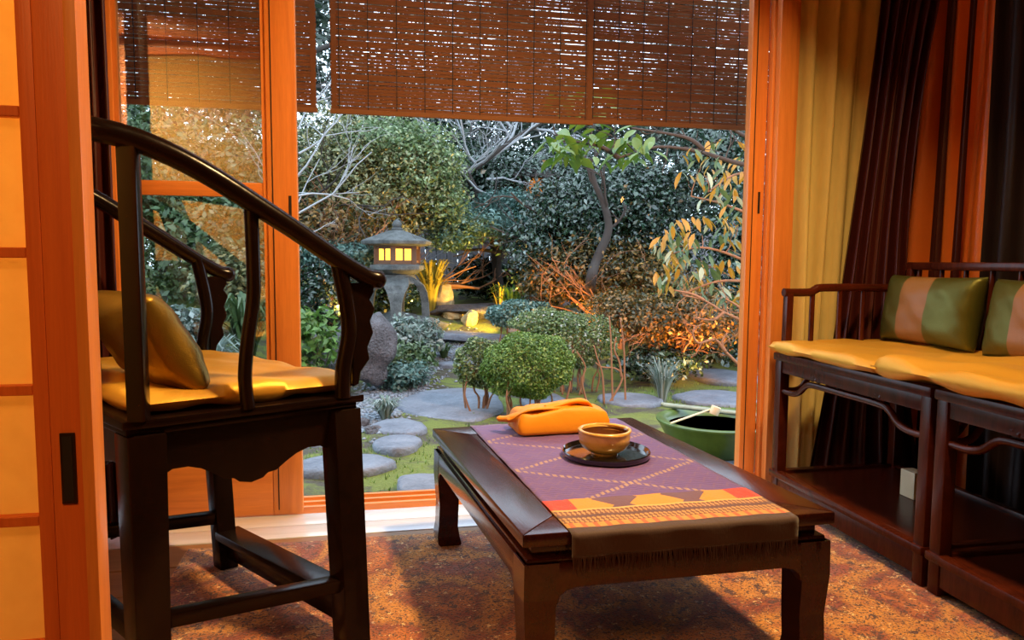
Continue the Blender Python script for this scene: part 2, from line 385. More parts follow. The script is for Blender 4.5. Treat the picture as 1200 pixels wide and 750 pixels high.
def runner():
    # UV: u across (0..1), v along, in metres measured from the front table edge
    t = NT('woven purple runner'); tc = t.node('ShaderNodeTexCoord'); sp = t.node('ShaderNodeSeparateXYZ'); t.t.links.new(tc.outputs['UV'], sp.inputs[0])
    u = t.math('MULTIPLY', sp.outputs[0], .42); v = sp.outputs[1]
    w = t.noise(tc.outputs['UV'], 90, 3, .7)
    row = t.math('FRACT', t.math('MULTIPLY', v, 90))
    base = t.mix(row, (.045, .02, .17), (.15, .075, .42)); base = t.mix(t.math('MULTIPLY', w, .35), base, (.16, .06, .07))
    def tri(x, per): # triangle wave 0..1
        return t.math('ABSOLUTE', t.math('MULTIPLY_ADD', t.math('FRACT', t.math('DIVIDE', x, per)), 2, -1))
    # big diamond lattice of dashed pale lines
    for sgn in (1, -1):
        q = t.math('ADD', t.math('MULTIPLY', v, 1.0), t.math('MULTIPLY', u, .62*sgn))
        q = t.math('ADD', q, .03)
        line = t.math('LESS_THAN', t.math('ABSOLUTE', t.math('SUBTRACT', t.math('FRACT', t.math('DIVIDE', q, .26)), .5)), .028)
        dash = t.math('GREATER_THAN', t.math('FRACT', t.math('MULTIPLY', u, 75)), .42)
        base = t.mix(t.math('MULTIPLY', t.math('MULTIPLY', line, dash), .8), base, (.42, .27, .17))
    # small chevrons in rows
    z = t.math('FRACT', t.math('ADD', t.math('MULTIPLY', v, 26), t.math('MULTIPLY', tri(u, .03), .6)))
    base = t.mix(t.math('MULTIPLY', t.math('LESS_THAN', z, .2), .3), base, (.22, .11, .14))
    def band(lo, hi, colour):
        nonlocal base
        a = t.math('MULTIPLY', t.math('GREATER_THAN', v, lo), t.math('LESS_THAN', v, hi)); base = t.mix(a, base, colour)
    dia = t.math('GREATER_THAN', t.math('ADD', tri(u, .14), t.math('MULTIPLY', tri(v, .075), .45)), .78)
    gold = t.mix(dia, (.58, .25, .025), (.12, .05, .10))
    red = t.math('GREATER_THAN', t.noise(tc.outputs['UV'], 70, 3), .42)
    e = t.math('GREATER_THAN', t.math('ABSOLUTE', t.math('SUBTRACT', sp.outputs[0], .5)), .38)
    gold = t.mix(e, gold, t.mix(red, (.25, .06, .03), (.75, .03, .015)))
    band(.098, .158, gold)
    band(.096, .102, (.62, .38, .12))
    zz = t.math('GREATER_THAN', t.math('ADD', t.math('MULTIPLY', tri(u, .009), .6), t.math('MULTIPLY', tri(v, .014), .4)), .5)
    band(.074, .096, t.mix(zz, (.16, .05, .025), (.46, .24, .09)))
    band(.062, .074, (.10, .035, .04))
    band(.032, .062, t.mix(zz, (.16, .05, .025), (.46, .24, .07)))
    rd = t.math('GREATER_THAN', tri(u, .022), .4)
    band(.014, .034, t.mix(rd, (.70, .10, .03), (.55, .25, .05)))
    band(-1, .014, (.045, .016, .013))
    return t.done(t.bsdf(base, .75, sheen=.3, bump=w, bstr=.25, bdist=.003))
M['runner'] = runner()
M['fringe'] = plain('brown fringe', (.05, .016, .010), .8)
M['moss_dark'] = None

# ------------------------------------------------------------------ the room shell
WY = 2.42   # window wall line
def sbox(name, x0, x1, y0, y1, z0, z1, m, bevel=0, parent=None):
    o = MB().box(x0, x1, y0, y1, z0, z1).build(name, m, parent, bevel=bevel)
    if parent is None: struct(o)
    return o
fl = struct(MB().box(-1.7, 2.1, -2.8, 2.02, -.07, -.02).build('floor', M['planks']))
k = 0; y = 2.02
while y > .55:
    MB().box(-1.7, 2.1, y-.145, y-.003, -.02, 0).build('floor_board', M['planks'], fl, bevel=.0015, seg=1); y -= .148
MB().box(-1.7, 2.1, -2.8, y-.003, -.02, 0).build('floor_board', M['planks'], fl)
# veranda strip: two pale boards, then the sliding-door tracks
vf = struct(MB().box(-1.7, 2.1, 2.021, 2.46, -.07, -.025).build('trim_1', M['deck']))
MB().box(-1.7, 2.1, 2.024, 2.118, -.025, .0).build('veranda_board', M['deck'], vf, bevel=.002)
MB().box(-1.7, 2.1, 2.121, 2.215, -.025, .0).build('veranda_board', M['deck'], vf, bevel=.002)
for i, yy in enumerate((2.262, 2.310, 2.358)):
    MB().box(-1.7, 2.1, yy, yy+.016, -.025, .004).build('track_rail', M['cedar_h'], vf, bevel=.002)
sbox('wall_left', -1.78, -1.7, -2.8, 2.46, -.07, 2.6, M['plaster'])
sbox('wall_right', 2.1, 2.18, -2.8, 2.46, -.07, 2.6, M['plaster'])
sbox('wall_back', -1.78, 2.18, -2.88, -2.8, -.07, 2.6, M['plaster'])
sbox('ceiling', -1.78, 2.18, -2.8, 2.46, 2.4, 2.47, M['ceiling'])
sbox('wall_front', -1.78, 2.18, 2.30, 2.46, 2.02, 2.4, M['plaster'])
sbox('trim_2', -1.7, 2.1, 2.22, 2.40, 1.93, 2.02, M['cedar_h'], .004)
sbox('wall_corner', 1.50, 2.1, 2.42, 2.46, 0, 2.02, M['plaster'])
sbox('trim_3', -1.7, 2.1, .86, .99, 1.76, 1.85, M['shoji_wood'], .004)
sbox('wall_middle', -1.7, 2.1, .90, .95, 1.85, 2.4, M['plaster'])

# ------------------------------------------------------------------ left sliding glass door
def glass_door(name, x0, x1, y0, y1, stile=.085, mid=None, bottom=.165, top=1.93, hole=None, inner=True):
    d = thing(name, 'x', 'x', ((x0+x1)/2, y0, 0)); del d['label']; del d['category']; d['kind'] = 'structure'
    MB().box(x0, x0+stile, y0, y1, .006, top).build('stile', M['cedar_v'], d, bevel=.003)
    MB().box(x1-stile, x1, y0, y1, .006, top).build('stile', M['cedar_v'], d, bevel=.003)
    MB().box(x0+stile, x1-stile, y0+.003, y1-.003, .006, bottom).build('rail', M['cedar_h'], d, bevel=.002)
    MB().box(x0+stile, x1-stile, y0+.003, y1-.003, top-.07, top).build('rail', M['cedar_h'], d, bevel=.002)
    if mid: MB().box(x0+stile, x1-stile, y0+.008, y1-.008, mid-.021, mid+.021).build('rail', M['cedar_h'], d, bevel=.002)
    ym = (y0+y1)/2
    # glazing bead around the pane
    b = MB(); e = .012
    for (a0, a1, b0, b1) in ((x0+stile, x0+stile+e, bottom, top-.07), (x1-stile-e, x1-stile, bottom, top-.07), (x0+stile, x1-stile, bottom, bottom+e)):
        b.box(a0, a1, ym-.012, ym+.012, b0, b1)
    b.build('glazing_bead', M['cedar_v'], d)
    MB().box(x0+stile, x1-stile, ym-.002, ym+.002, bottom, top-.07).build('pane', M['glass'], d)
    if hole:
        hx, hz0, hz1 = hole
        MB().box(hx-.004, hx+.004, y0-.0012, y0+.004, hz0, hz1).build('latch_slot', M['dark_recess'], d)
    return d
d1 = glass_door('door_1', -.80, -.222, 2.205, 2.240, .085, mid=.985, bottom=.182, hole=(-.243, .90, .97))
# moulding line of the right stile
MB().box(-.293, -.290, 2.2035, 2.206, .02, 1.92).build('stile_groove', M['dark_recess'], d1)

# right-hand stack of sliding doors: the stiles stand one behind the other
d2 = thing('door_2', 'x', 'x', (1.33, 2.30, 0)); del d2['label'], d2['category']; d2['kind'] = 'structure'
MB().box(1.283, 1.345, 2.300, 2.334, .006, 1.93).build('stile', M['cedar_v'], d2, bevel=.003)
MB().box(1.345, 1.40, 2.272, 2.300, .006, 1.93).build('stile', M['cedar_v'], d2, bevel=.003)
MB().box(1.352, 1.412, 2.238, 2.268, .006, 1.93).build('stile', M['cedar_v'], d2, bevel=.004)
MB().box(1.40, 1.96, 2.304, 2.330, .006, .18).build('rail', M['cedar_h'], d2, bevel=.002)
MB().box(1.40, 1.96, 2.315, 2.319, .18, 1.93).build('pane', M['glass'], d2)
MB().box(1.96, 2.04, 2.300, 2.334, .006, 1.93).build('stile', M['cedar_v'], d2, bevel=.003)
MB().box(1.322, 1.330, 2.2985, 2.304, .955, 1.03).build('latch_slot', M['dark_recess'], d2)
MB().box(1.300, 1.303, 2.2985, 2.304, .02, 1.92).build('stile_groove', M['dark_recess'], d2)
d3 = MB().box(1.418, 1.436, 2.26, 2.34, .006, 1.93).build('trim_4', M['cedar_v'], bevel=.002); struct(d3)

# ------------------------------------------------------------------ foreground shoji, seen from the front room
sh = thing('door_3', 'x', 'x', (-.6, .9, 0)); del sh['label'], sh['category']; sh['kind'] = 'structure'
def quadbar(x0t, x1t, x0b, x1b, y0, y1, z0, z1):
    return MB().hexa([(x0b,y0,z0),(x1b,y0,z0),(x1b,y1,z0),(x0b,y1,z0)], [(x0t,y0,z1),(x1t,y0,z1),(x1t,y1,z1),(x0t,y1,z1)])
SXR = P(112, 600, Y=.9).x   # right edge of the stile
SXL = SXR-.063
MB().box(SXL+.018, SXR, .9, .93, .004, 1.76).build('stile', M['shoji_wood'], sh, bevel=.003)
MB().box(SXL, SXL+.017, .904, .926, .004, 1.76).build('inner_stile', M['shoji_wood'], sh, bevel=.002)
MB().box(SXR-.012, SXR+.0015, .898, .932, .004, 1.76).build('edge_strip', M['cedar_v'], sh, bevel=.002)
LX = -1.12
MB().box(LX, LX+.06, .9, .93, .004, 1.76).build('stile', M['shoji_wood'], sh, bevel=.003)
MB().box(LX+.06, SXL, .9, .93, .004, .06).build('rail', M['shoji_wood'], sh, bevel=.002)
MB().box(LX+.06, SXL, .9, .93, 1.70, 1.76).build('rail', M['shoji_wood'], sh, bevel=.002)
zb = [P(15, py, Y=.905).z for py in (130, 296, 458, 612)]; zb.append(zb[-1]-(zb[-2]-zb[-1])); zb.append(zb[-1]-.165)
zb = [zb[0]+(zb[0]-zb[1])*2, zb[0]+(zb[0]-zb[1])]+zb
for z in zb:
    if z > .08: MB().box(LX+.06, SXL, .904, .918, z-.006, z+.006).build('lattice_bar', M['shoji_wood'], sh, bevel=.001, seg=1)
pz = [1.70]+[z for z in zb if z > .08]+[.06]
for a, b in zip(pz[:-1], pz[1:]):
    MB().box(LX+.06, SXL, .919, .9197, b+.0005, a-.0005).build('paper_panel', M['paper'], sh)
hz0 = P(80, 590, Y=.9).z; hz1 = P(80, 507, Y=.9).z; hxa = P(72, 550, Y=.9).x; hxb = P(90, 550, Y=.9).x
hb = MB().box(hxa, hxb, .8975, .9005, hz0, hz1).build('finger_pull', M['bronze'], sh, bevel=.001)
MB().box(hxa+.003, hxb-.003, .8968, .8978, hz0+.004, hz1-.004).build('pull_recess', M['dark_recess'], hb)

# ------------------------------------------------------------------ curtains
def curtain(name, mat, tops, bots, folds, amp, normal, parent=None, rows=26, cols=150, ph=0, mids=None, seed=1):
    """sheet between a top line and a bottom line (lists of points, left to right), pleated along `normal`"""
    rr = random.Random(seed); N = Vector(normal).normalized()
    def along(L, t):
        L = [Vector(p) for p in L]; x = t*(len(L)-1); i = min(int(x), len(L)-2); return L[i].lerp(L[i+1], x-i)
    fr = [rr.uniform(.75, 1.3) for _ in range(folds+2)]; cum = [0]
    for f in fr: cum.append(cum[-1]+f)
    vs = []; fs = []
    for j in range(rows+1):
        s = j/rows
        for i in range(cols+1):
            t = i/cols
            a = along(tops, t); b = along(bots, t)
            if mids: m = along(mids, t); p = a*(1-s)**2+m*2*s*(1-s)+b*s*s
            else: p = a.lerp(b, s)
            x = t*folds; q = int(min(x, folds-1)); w = (x-q)
            phs = 2*math.pi*(q+w**fr[q])+ph
            k = math.cos(phs); k = math.copysign(abs(k)**.75, k)
            vs.append(p+N*amp*(k*(.8+.35*math.sin(s*2+q*1.7))+.12*math.sin(s*9+q*2.3+t*5)))
    for j in range(rows):
        for i in range(cols):
            a = j*(cols+1)+i; fs.append((a, a+1, a+cols+2, a+cols+1))
    return MB().add(vs, fs).build(name, mat, parent, smooth=180)
# sheer in front of the window wall, right of the doors
sc = curtain('sheer_curtain', M['sheer'], [(1.445, 2.29, 1.95), (1.80, 2.29, 1.95)], [(1.43, 2.24, .02), (1.66, 2.26, .02)], 4, .026, (0, -1, 0), ph=2.5, seed=3)
tag(sc, 'pale yellow sheer curtain hanging straight beside the right door frame', 'curtain')
# the swept-back dark maroon drape between sheer and orange satin
pa = lambda x, y, Y: P(x, y, Y=Y)
dm = curtain('dark_drape', M['maroon_silk'],
             [pa(1030, 0, 2.20)+Vector((.02, 0, .25)), pa(1110, 0, 2.12)+Vector((.02, 0, .25))],
             [pa(945, 552, 2.17), pa(1075, 552, 2.10)], 6, .022, (-.3, -1, 0), ph=.5, seed=5,
             mids=[pa(1005, 250, 2.19), pa(1030, 250, 2.12)])
tag(dm, 'dark maroon drape sweeping down left behind the bench corner', 'curtain')
# orange satin, dark curtain and added fold-shade strips along the right wall
st = curtain('satin_curtain', M['orange_silk'], [(1.96, 2.27, 2.0), (1.96, 1.955, 2.0)], [(1.93, 2.38, .02), (1.96, 1.955, .02)], 3, .05, (-1, 0, 0), ph=2.2, seed=8)
tag(st, 'orange satin curtain on the right wall above the bench back', 'curtain')
st2 = curtain('dark_curtain', M['dark_silk'], [(1.94, 1.965, 2.0), (1.90, 1.45, 2.0)], [(1.94, 1.965, .02), (1.90, 1.45, .02)], 5, .03, (-1, 0, 0), ph=1.0, seed=9)
tag(st2, 'almost black curtain at the far right edge beside the orange satin', 'curtain')
for (ya, yb, lb_) in ((2.12, 2.085, 'narrow dark strip imitating fold shade on the orange satin nearest the swept drape'), (2.025, 2.002, 'narrow dark strip imitating fold shade on the orange satin nearest the right edge')):  # dark strips stand in for the shade between the satin folds
    o = curtain('fold_shade_strip', M['maroon_silk'], [(1.895, ya, 2.0), (1.895, yb, 2.0)], [(1.87, ya+.02, .02), (1.88, yb+.01, .02)], 1, .012, (-1, 0, 0), ph=1.5, seed=int(ya*100), cols=30)
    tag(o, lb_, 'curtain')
# left curtain, between the shoji and the glass door
lc = curtain('orange_drape', M['red_silk'], [(-1.35, 2.12, 1.95), (-.745, 2.13, 1.95)], [(-1.35, 2.12, .02), (-.755, 2.13, .02)], 9, .035, (0, -1, 0), ph=.9, seed=12)
tag(lc, 'red orange drape with deep folds at the left of the glass door', 'curtain')
lc2 = curtain('maroon_drape', M['maroon_silk'], [(P(106, 300, Y=2.06).x, 2.06, 1.95), (P(136, 300, Y=2.06).x, 2.06, 1.95)], [(P(108, 300, Y=2.06).x, 2.06, .02), (P(138, 300, Y=2.06).x, 2.06, .02)], 2, .02, (0, -1, 0), ph=.9, seed=14, cols=60)
tag(lc2, 'narrow dark maroon drape overlapping the red orange drape', 'curtain')

# ------------------------------------------------------------------ rug
rg = MB()
nx, ny = 60, 60
rr = random.Random(3); vs = []
RX0, RX1, RY0, RY1 = -.50, 1.95, -.6, 1.985
for j in range(ny+1):
    for i in range(nx+1):
        x = lerp(RX0, RX1, i/nx); y = lerp(RY0, RY1, j/ny)
        e = (i in (0, nx)) or (j in (0, ny))
        vs.append((x+(rr.uniform(-.002, .002) if e else 0), y+(rr.uniform(-.003, .003) if e else 0), .0015 if e else .007+.0012*math.sin(x*9+y*7)))
rg.add(vs, [(j*(nx+1)+i, j*(nx+1)+i+1, (j+1)*(nx+1)+i+1, (j+1)*(nx+1)+i) for j in range(ny) for i in range(nx)])
rg = rg.build('rug', M['rug'], smooth=60)
tag(rg, 'worn orange and red patterned rug covering the room floor', 'rug')
RZ = .008

# ------------------------------------------------------------------ horseshoe armchair at the left
NF = P(427, 463, Z=.5); NB = P(143, 496.7, Z=.5)
NF = Vector((NF.x, NF.y, 0)); NB = Vector((NB.x, NB.y, 0)); FF = P(254, 436, Z=.474); FF = Vector((FF.x, FF.y, 0)); FB = NB+(FF-NF)*.93
ch = thing('horseshoe_armchair', 'black lacquered wooden armchair with curved horseshoe rail at the left', 'chair', ((NF+FB)/2))
def CP(u, v, z):
    a = NB.lerp(NF, u) if 0 <= u <= 1 else NB+(NF-NB)*u
    b = FB+(FF-FB)*u
    p = a+(b-a)*v; return Vector((p.x, p.y, z))
LQ = M['lacquer']
# moulded seat frame in two steps
sm = MB()
def slab(mb, ov, z0, z1, ov2=None):
    ov2 = ov if ov2 is None else ov2
    q = lambda o, z: [CP(-o, -o, z), CP(1+o, -o, z), CP(1+o, 1+o, z), CP(-o, 1+o, z)]
    mb.hexa(q(ov, z0), q(ov2, z1))
slab(sm, .0, .486, .502); sm.build('seat_frame', LQ, ch, bevel=.004)
sm = MB(); slab(sm, -.02, .472, .486); sm.build('seat_moulding', LQ, ch, bevel=.003)
# legs
def leg(nm, u, v, du, dv, w=.05):
    w = {'nf': .058, 'nb': .064}.get(nm, .05)
    t = CP(u, v, .474); b = FEET.get(nm) or CP(u+du, v+dv, RZ)
    e1 = (NF-NB).normalized(); e2 = (FF-NF).normalized()
    q = lambda c, w: [c-e1*w/2-e2*w/2, c+e1*w/2-e2*w/2, c+e1*w/2+e2*w/2, c-e1*w/2+e2*w/2]
    return MB().hexa(q(b, w*.86), q(t, w))
legs = {}
FEET = {'nf': P(413, 762, Z=RZ), 'nb': P(176, 812, Z=RZ), 'ff': P(265, 664, Z=RZ)}
for nm, (u, v, du, dv) in {'nf': (.925, .05, .07, -.16), 'nb': (.085, .05, -.02, -.12), 'ff': (.93, .95, .05, -.10), 'fb': (.07, .95, -.04, .03)}.items():
    leg(nm, u, v, du, dv).build('leg', LQ, ch, bevel=.004)
    legs[nm] = (CP(u, v, .474), FEET.get(nm) or CP(u+du, v+dv, RZ))
def legp(nm, z):
    a, b = legs[nm]; return a.lerp(b, (.474-z)/(.474-RZ))
# scalloped aprons
def apron(pa_, pb_, inset=.0):
    """polygon apron between leg tops a and b hanging from z=.474"""
    a = Vector((pa_.x, pa_.y, 0)); b = Vector((pb_.x, pb_.y, 0)); d = b-a
    prof = [(0, .474), (1, .474), (1, .30), (.975, .30), (.955, .36), (.92, .395), (.87, .405), (.80, .405), (.74, .398), (.68, .385), (.63, .372), (.585, .370), (.56, .362), (.5, .357),
            (.44, .362), (.415, .370), (.37, .372), (.32, .385), (.26, .398), (.20, .405), (.13, .405), (.08, .395), (.045, .36), (.025, .30), (0, .30)]
    n = Vector((-d.y, d.x, 0)).normalized()*.018
    pts = [a+d*t+Vector((0, 0, .474-(.474-z)*1.05)) for t, z in prof]
    return MB().prism([p-n*.5 for p in pts], n)
for a, b in (('nb', 'nf'), ('nf', 'ff'), ('fb', 'ff'), ('nb', 'fb')):
    pa2 = legp(a, .46); pb2 = legp(b, .46)
    apron(pa2, pb2).build('apron', LQ, ch, bevel=.0015, seg=1)
# stretchers
def stretcher(a, b, za, zb, w, h, **k): MB().bar(legp(a, za), legp(b, zb), w, h).build('stretcher', LQ, ch, bevel=.004)
stretcher('nb', 'nf', .135, .135, .03, .028)
stretcher('fb', 'ff', .125, .125, .03, .03)
stretcher('nb', 'fb', .10, .10, .03, .03)
fa, fb_ = legp('nf', .10), legp('ff', .085)
e = (NF-NB).normalized()*.008
MB().bar(fa+e, fb_+e, .062, .022).build('foot_rest', LQ, ch, bevel=.004)
MB().bar(fa-Vector((0, 0, .03)), fb_-Vector((0, 0, .03)), .016, .045).build('foot_apron', LQ, ch, bevel=.002)
# curved rail
plN = ((NB), Vector(((NF-NB).y, -(NF-NB).x, 0)).normalized())
rp = [P(x, y, pl=plN) for x, y in ((450, 329), (432, 325), (405, 310), (375, 290), (340, 266), (300, 240), (250, 208), (200, 181), (150, 161), (96, 148))]
uz = []
for p in rp:
    d = NF-NB; uz.append(((Vector((p.x, p.y, 0))-NB).dot(d)/d.length_squared, p.z))
near = [CP(u, .0, z) for u, z in uz]; far = [CP(u, .98, z) for u, z in uz]
ul, zl = uz[-1]
back = [CP(ul-.16, .07, zl+.022), CP(ul-.30, .22, zl+.038), CP(ul-.38, .40, zl+.045), CP(ul-.38, .60, zl+.045), CP(ul-.30, .78, zl+.038), CP(ul-.16, .93, zl+.022)]
# bulbous scrolled ends
rail = smooth_pts(near+back+far[::-1], 4); n = len(rail)
rad = [.0175+.003*math.sin(math.pi*i/(n-1)) for i in range(n)]
for i in range(5): rad[i] = rad[-1-i] = (.011, .0185, .0205, .0195, .0175)[i]
MB().tube(rail, rad, 14).build('arm_rail', LQ, ch, smooth=60)
# posts
def post_px(pts, w0, v=.05, flat=1.0):
    ps = [P(x, y, pl=(CP(0, v, 0), plN[1])) for x, y in pts]
    return MB().tube(smooth_pts(ps, 5), w0, 10, flat=flat)
def shift_far(mb):
    off = CP(.9, .95, 0)-CP(.9, .05, 0)
    m = MB(); m.v = [tuple(Vector(v)+off) for v in mb.v]; m.f = list(mb.f); return m
zr = lambda u: np.interp(u, [a for a, b in uz[::-1]], [b for a, b in uz[::-1]])
for v in (.008, .975):
    MB().bar(CP(.062, v, .50), CP(.058, v, float(zr(.055))), .032, .032).build('back_post', LQ, ch, bevel=.006)
    fp = [CP(.90, v, .50), CP(.905, v, .56), CP(.935, v, .63), CP(.925, v, .69), CP(.885, v, float(zr(.885)))]
    MB().tube(smooth_pts(fp, 5), .0165, 10).build('front_post', LQ, ch, smooth=60)
    sp = [CP(.475, v, .50), CP(.465, v, .56), CP(.48, v, .63), CP(.505, v, .70), CP(.51, v, .76), CP(.505, v, float(zr(.505)))]
    MB().tube(smooth_pts(sp, 5), [.013]*26, 10).build('side_stile', LQ, ch, smooth=60)
    # pierced scalloped bracket in front of the front post
    br = [(.92, .735), (1.05, .735), (1.055, .715), (1.035, .700), (1.06, .680), (1.035, .655), (1.05, .63), (1.02, .60), (1.03, .575), (.985, .55), (.975, .525), (.945, .52), (.945, .60), (.96, .66), (.93, .71)]
    n_ = plN[1]*.007
    MB().prism([CP(u, v, z)-n_ for u, z in br], n_*2).build('bracket', LQ, ch, bevel=.0015, seg=1)
# back splat
sp = []
for s in range(9):
    q = s/8; z = .5+q*(zl+.04-.5); off = ul-.38
    sp.append((.04+(off-.02)*q+.07*math.sin(q*math.pi*1.5)*.4, z))
m = MB()
for (u0, z0), (u1, z1) in zip(sp[:-1], sp[1:]): m.hexa([CP(u0-.015, .40, z0), CP(u0+.015, .40, z0), CP(u0+.015, .60, z0), CP(u0-.015, .60, z0)], [CP(u1-.015, .40, z1), CP(u1+.015, .40, z1), CP(u1+.015, .60, z1), CP(u1-.015, .60, z1)])
m.build('back_splat', LQ, ch)
# seat cushion and the two throw pillows (things of their own)
ex = (NF-NB); ey = (CP(.5, 1, 0)-CP(.5, 0, 0))
cc = CP(.52, .5, .524)
cu = MB().pillow(cc, ex*.475, ey*.47, (0, 0, .021), 36, 8, .02, .45, wr=.30, seed=2).build('seat_cushion', M['gold_silk'], smooth=80)
tag(cu, 'gold silk seat cushion with tufted corner on the black armchair', 'cushion')
def pillow_thing(name, label, c, ax, ay, az, mat, n=26, cat='pillow', pinch=.10, seed=1, wr=.12, group=None, seam=.06):
    o = MB().pillow(c, ax, ay, az, n, 2.6, pinch, seam, wr=wr, seed=seed).build(name, mat, smooth=80)
    tag(o, label, cat, group); return o
e1 = ex.normalized(); e2 = ey.normalized()
up1 = (Vector((0, 0, 1))*.86-e1*.5).normalized(); nn = up1.cross(e2).normalized()
pillow_thing('throw_pillow', 'olive gold silk throw pillow leaning in the black armchair', CP(.24, .30, .625), up1*.105, e2*.15, nn*.055, M['olive_silk'], seed=4, wr=.05)
pillow_thing('throw_pillow', 'dark brown silk throw pillow half hidden at the back of the armchair', CP(-.02, .62, .66), (up1+Vector((0,0,.3))).normalized()*.13, e2*.15, nn*.05, M['brown_silk'], seed=6, wr=.05)

# ------------------------------------------------------------------ low table
TB = [P(506.6, 502, Z=.32), P(613, 627.4, Z=.32), P(979, 600, Z=.32), P(740, 489, Z=.32)]  # BL, FL, FR, BR
tc_ = sum(TB, Vector())/4
tb = thing('low_table', 'low reddish brown kang table with hoof feet standing on the rug', 'table', (tc_.x, tc_.y, RZ))
TM = M['table']
def TP(u, v, z, grow=0.0):
    """u left-right, v front-back"""
    a = TB[1].lerp(TB[2], u); b = TB[0].lerp(TB[3], u); p = a.lerp(b, v)
    if u < -.0001 or u > 1.0001 or v < 0 or v > 1:
        a = TB[1]+(TB[2]-TB[1])*u; b = TB[0]+(TB[3]-TB[0])*u; p = a+(b-a)*v
    return Vector((p.x, p.y, z))
TW = (TB[2]-TB[1]).length; TL = (TB[0]-TB[1]).length
fw = .088; fu, fv = fw/TW, fw/TL
def tslab(mb, q, z0, z1, q2=None):
    q2 = q2 or q; mb.hexa([TP(u, v, z0) for u, v in q], [TP(u, v, z1) for u, v in q2]); return mb
g = .0012
for q in ([(0,0),(1,0),(1-fu,fv),(fu,fv)], [(1,0+g),(1,1-g),(1-fu,1-fv-g),(1-fu,fv+g)], [(1,1),(0,1),(fu,1-fv),(1-fu,1-fv)], [(0,1-g),(0,g),(fu,fv+g),(fu,1-fv-g)]):
    tslab(MB(), q, .297, .32).build('top_frame_board', TM, tb, bevel=.0025)
tslab(MB(), [(fu+g,fv+g),(1-fu-g,fv+g),(1-fu-g,1-fv-g),(fu+g,1-fv-g)], .302, .3185).build('top_panel', TM, tb, bevel=.001, seg=1)
i1 = .022; iu, iv = i1/TW, i1/TL
tslab(MB(), [(iu,iv),(1-iu,iv),(1-iu,1-iv),(iu,1-iv)], .272, .299).build('waist', TM, tb, bevel=.003)
tslab(MB(), [(iu*.45,iv*.45),(1-iu*.45,iv*.45),(1-iu*.45,1-iv*.45),(iu*.45,1-iv*.45)], .262, .273).build('moulding', TM, tb, bevel=.004)
# aprons with rounded corners down into the legs
aw = .030
def tapron(a, b, out):
    d = b-a; L = d.length; o = out*aw
    prof = [(0, .264), (L, .264), (L, .19), (L-.058, .19), (L-.062, .205), (L-.075, .214), (L-.095, .218), (.095, .218), (.075, .214), (.062, .205), (.058, .19), (0, .19)]
    dn = d.normalized()
    return MB().prism([Vector((a.x, a.y, 0))+dn*t+Vector((0, 0, z))-o*1.0 for t, z in prof], o)
cs = [TP(0, 0, 0), TP(1, 0, 0), TP(1, 1, 0), TP(0, 1, 0)]; cen = TP(.5, .5, 0)
for i in range(4):
    a, b = cs[i], cs[(i+1) % 4]; d = (b-a).normalized(); out = Vector((d.y, -d.x, 0))
    tapron(a+d*.006-out*.004, b-d*.006-out*.004, out).build('apron', TM, tb, bevel=.003)
for i, (su, sv) in enumerate(((0, 0), (1, 0), (1, 1), (0, 1))):
    c = cs[i]; du = (TB[2]-TB[1]).normalized()*(1 if su == 0 else -1); dv = (TB[0]-TB[1]).normalized()*(1 if sv == 0 else -1)
    m = MB(); prof = [(.264, .004, .062), (.20, .003, .058), (.12, .008, .052), (.06, .006, .052), (.032, .002, .060), (.014, .004, .062), (RZ, .010, .054)]
    for (z0, a0, w0), (z1, a1, w1) in zip(prof[:-1], prof[1:]):
        q = lambda a, w, z: [Vector((c.x, c.y, z))+du*(a+x)+dv*(a+y) for x, y in ((0, 0), (w, 0), (w, w), (0, w))]
        m.hexa(q(a1, w1, z1), q(a0, w0, z0))
    m.build('leg', TM, tb, smooth=40)
# runner cloth, with UVs in metres from the front edge
lb = P(551, 498.5, Z=.3225); lf = P(668.5, 622.8, Z=.3225); rf = P(932, 603.2, Z=.3225); rb = P(722, 490, Z=.3225)
f0 = TP(0, 0, 0); fd = (TB[2]-TB[1]).normalized(); fn = Vector((fd.y, -fd.x, 0))   # outward at the front
def cloth_pt(u, s):
    """s metres from front edge (+ back, - hanging down)"""
    L0 = (lb-lf).length; a = lf+(lb-lf)*(max(s, 0)/L0); b = rf+(rb-rf)*(max(s, 0)/L0); p = a.lerp(b, u)
    if s < .0:
        k = -s; r = .008; ang = min(k/r, math.pi/2)
        p = p+fn*(.004+r*math.sin(ang)+.0015*math.sin(u*23)*min(1, k*40))+Vector((0, 0, -(r*(1-math.cos(ang)))-max(0, k-r*math.pi/2)))
    else: p = p+Vector((0, 0, .0006*math.sin(u*31+s*19)+.0005*math.sin(s*60)))
    return p
L0 = (lb-lf).length; ss = [L0*(1-i/44) for i in range(45)]+[-.004*i for i in range(1, 4)]+[-.016, -.024, -.032, -.040, -.047]
NU = 40; vs = []; uv = []
for s in ss:
    for i in range(NU+1):
        u = i/NU; vs.append(cloth_pt(u, s)); uv.append((u, s))
fs = [(j*(NU+1)+i, j*(NU+1)+i+1, (j+1)*(NU+1)+i+1, (j+1)*(NU+1)+i) for j in range(len(ss)-1) for i in range(NU)]
rn = thing('table_runner', 'purple woven runner with gold and red bands draped over the low table', 'cloth', (tc_.x, tc_.y, .322))
cl = MB().add(vs, fs).build('woven_cloth', M['runner'], rn, smooth=80)
ul_ = cl.data.uv_layers.new(name='UVMap')
for li, l in enumerate(cl.data.loops): ul_.data[li].uv = uv[l.vertex_index]
md = cl.modifiers.new('solid', 'SOLIDIFY'); md.thickness = .002; md.offset = -1
fr = MB(); rr = random.Random(5)
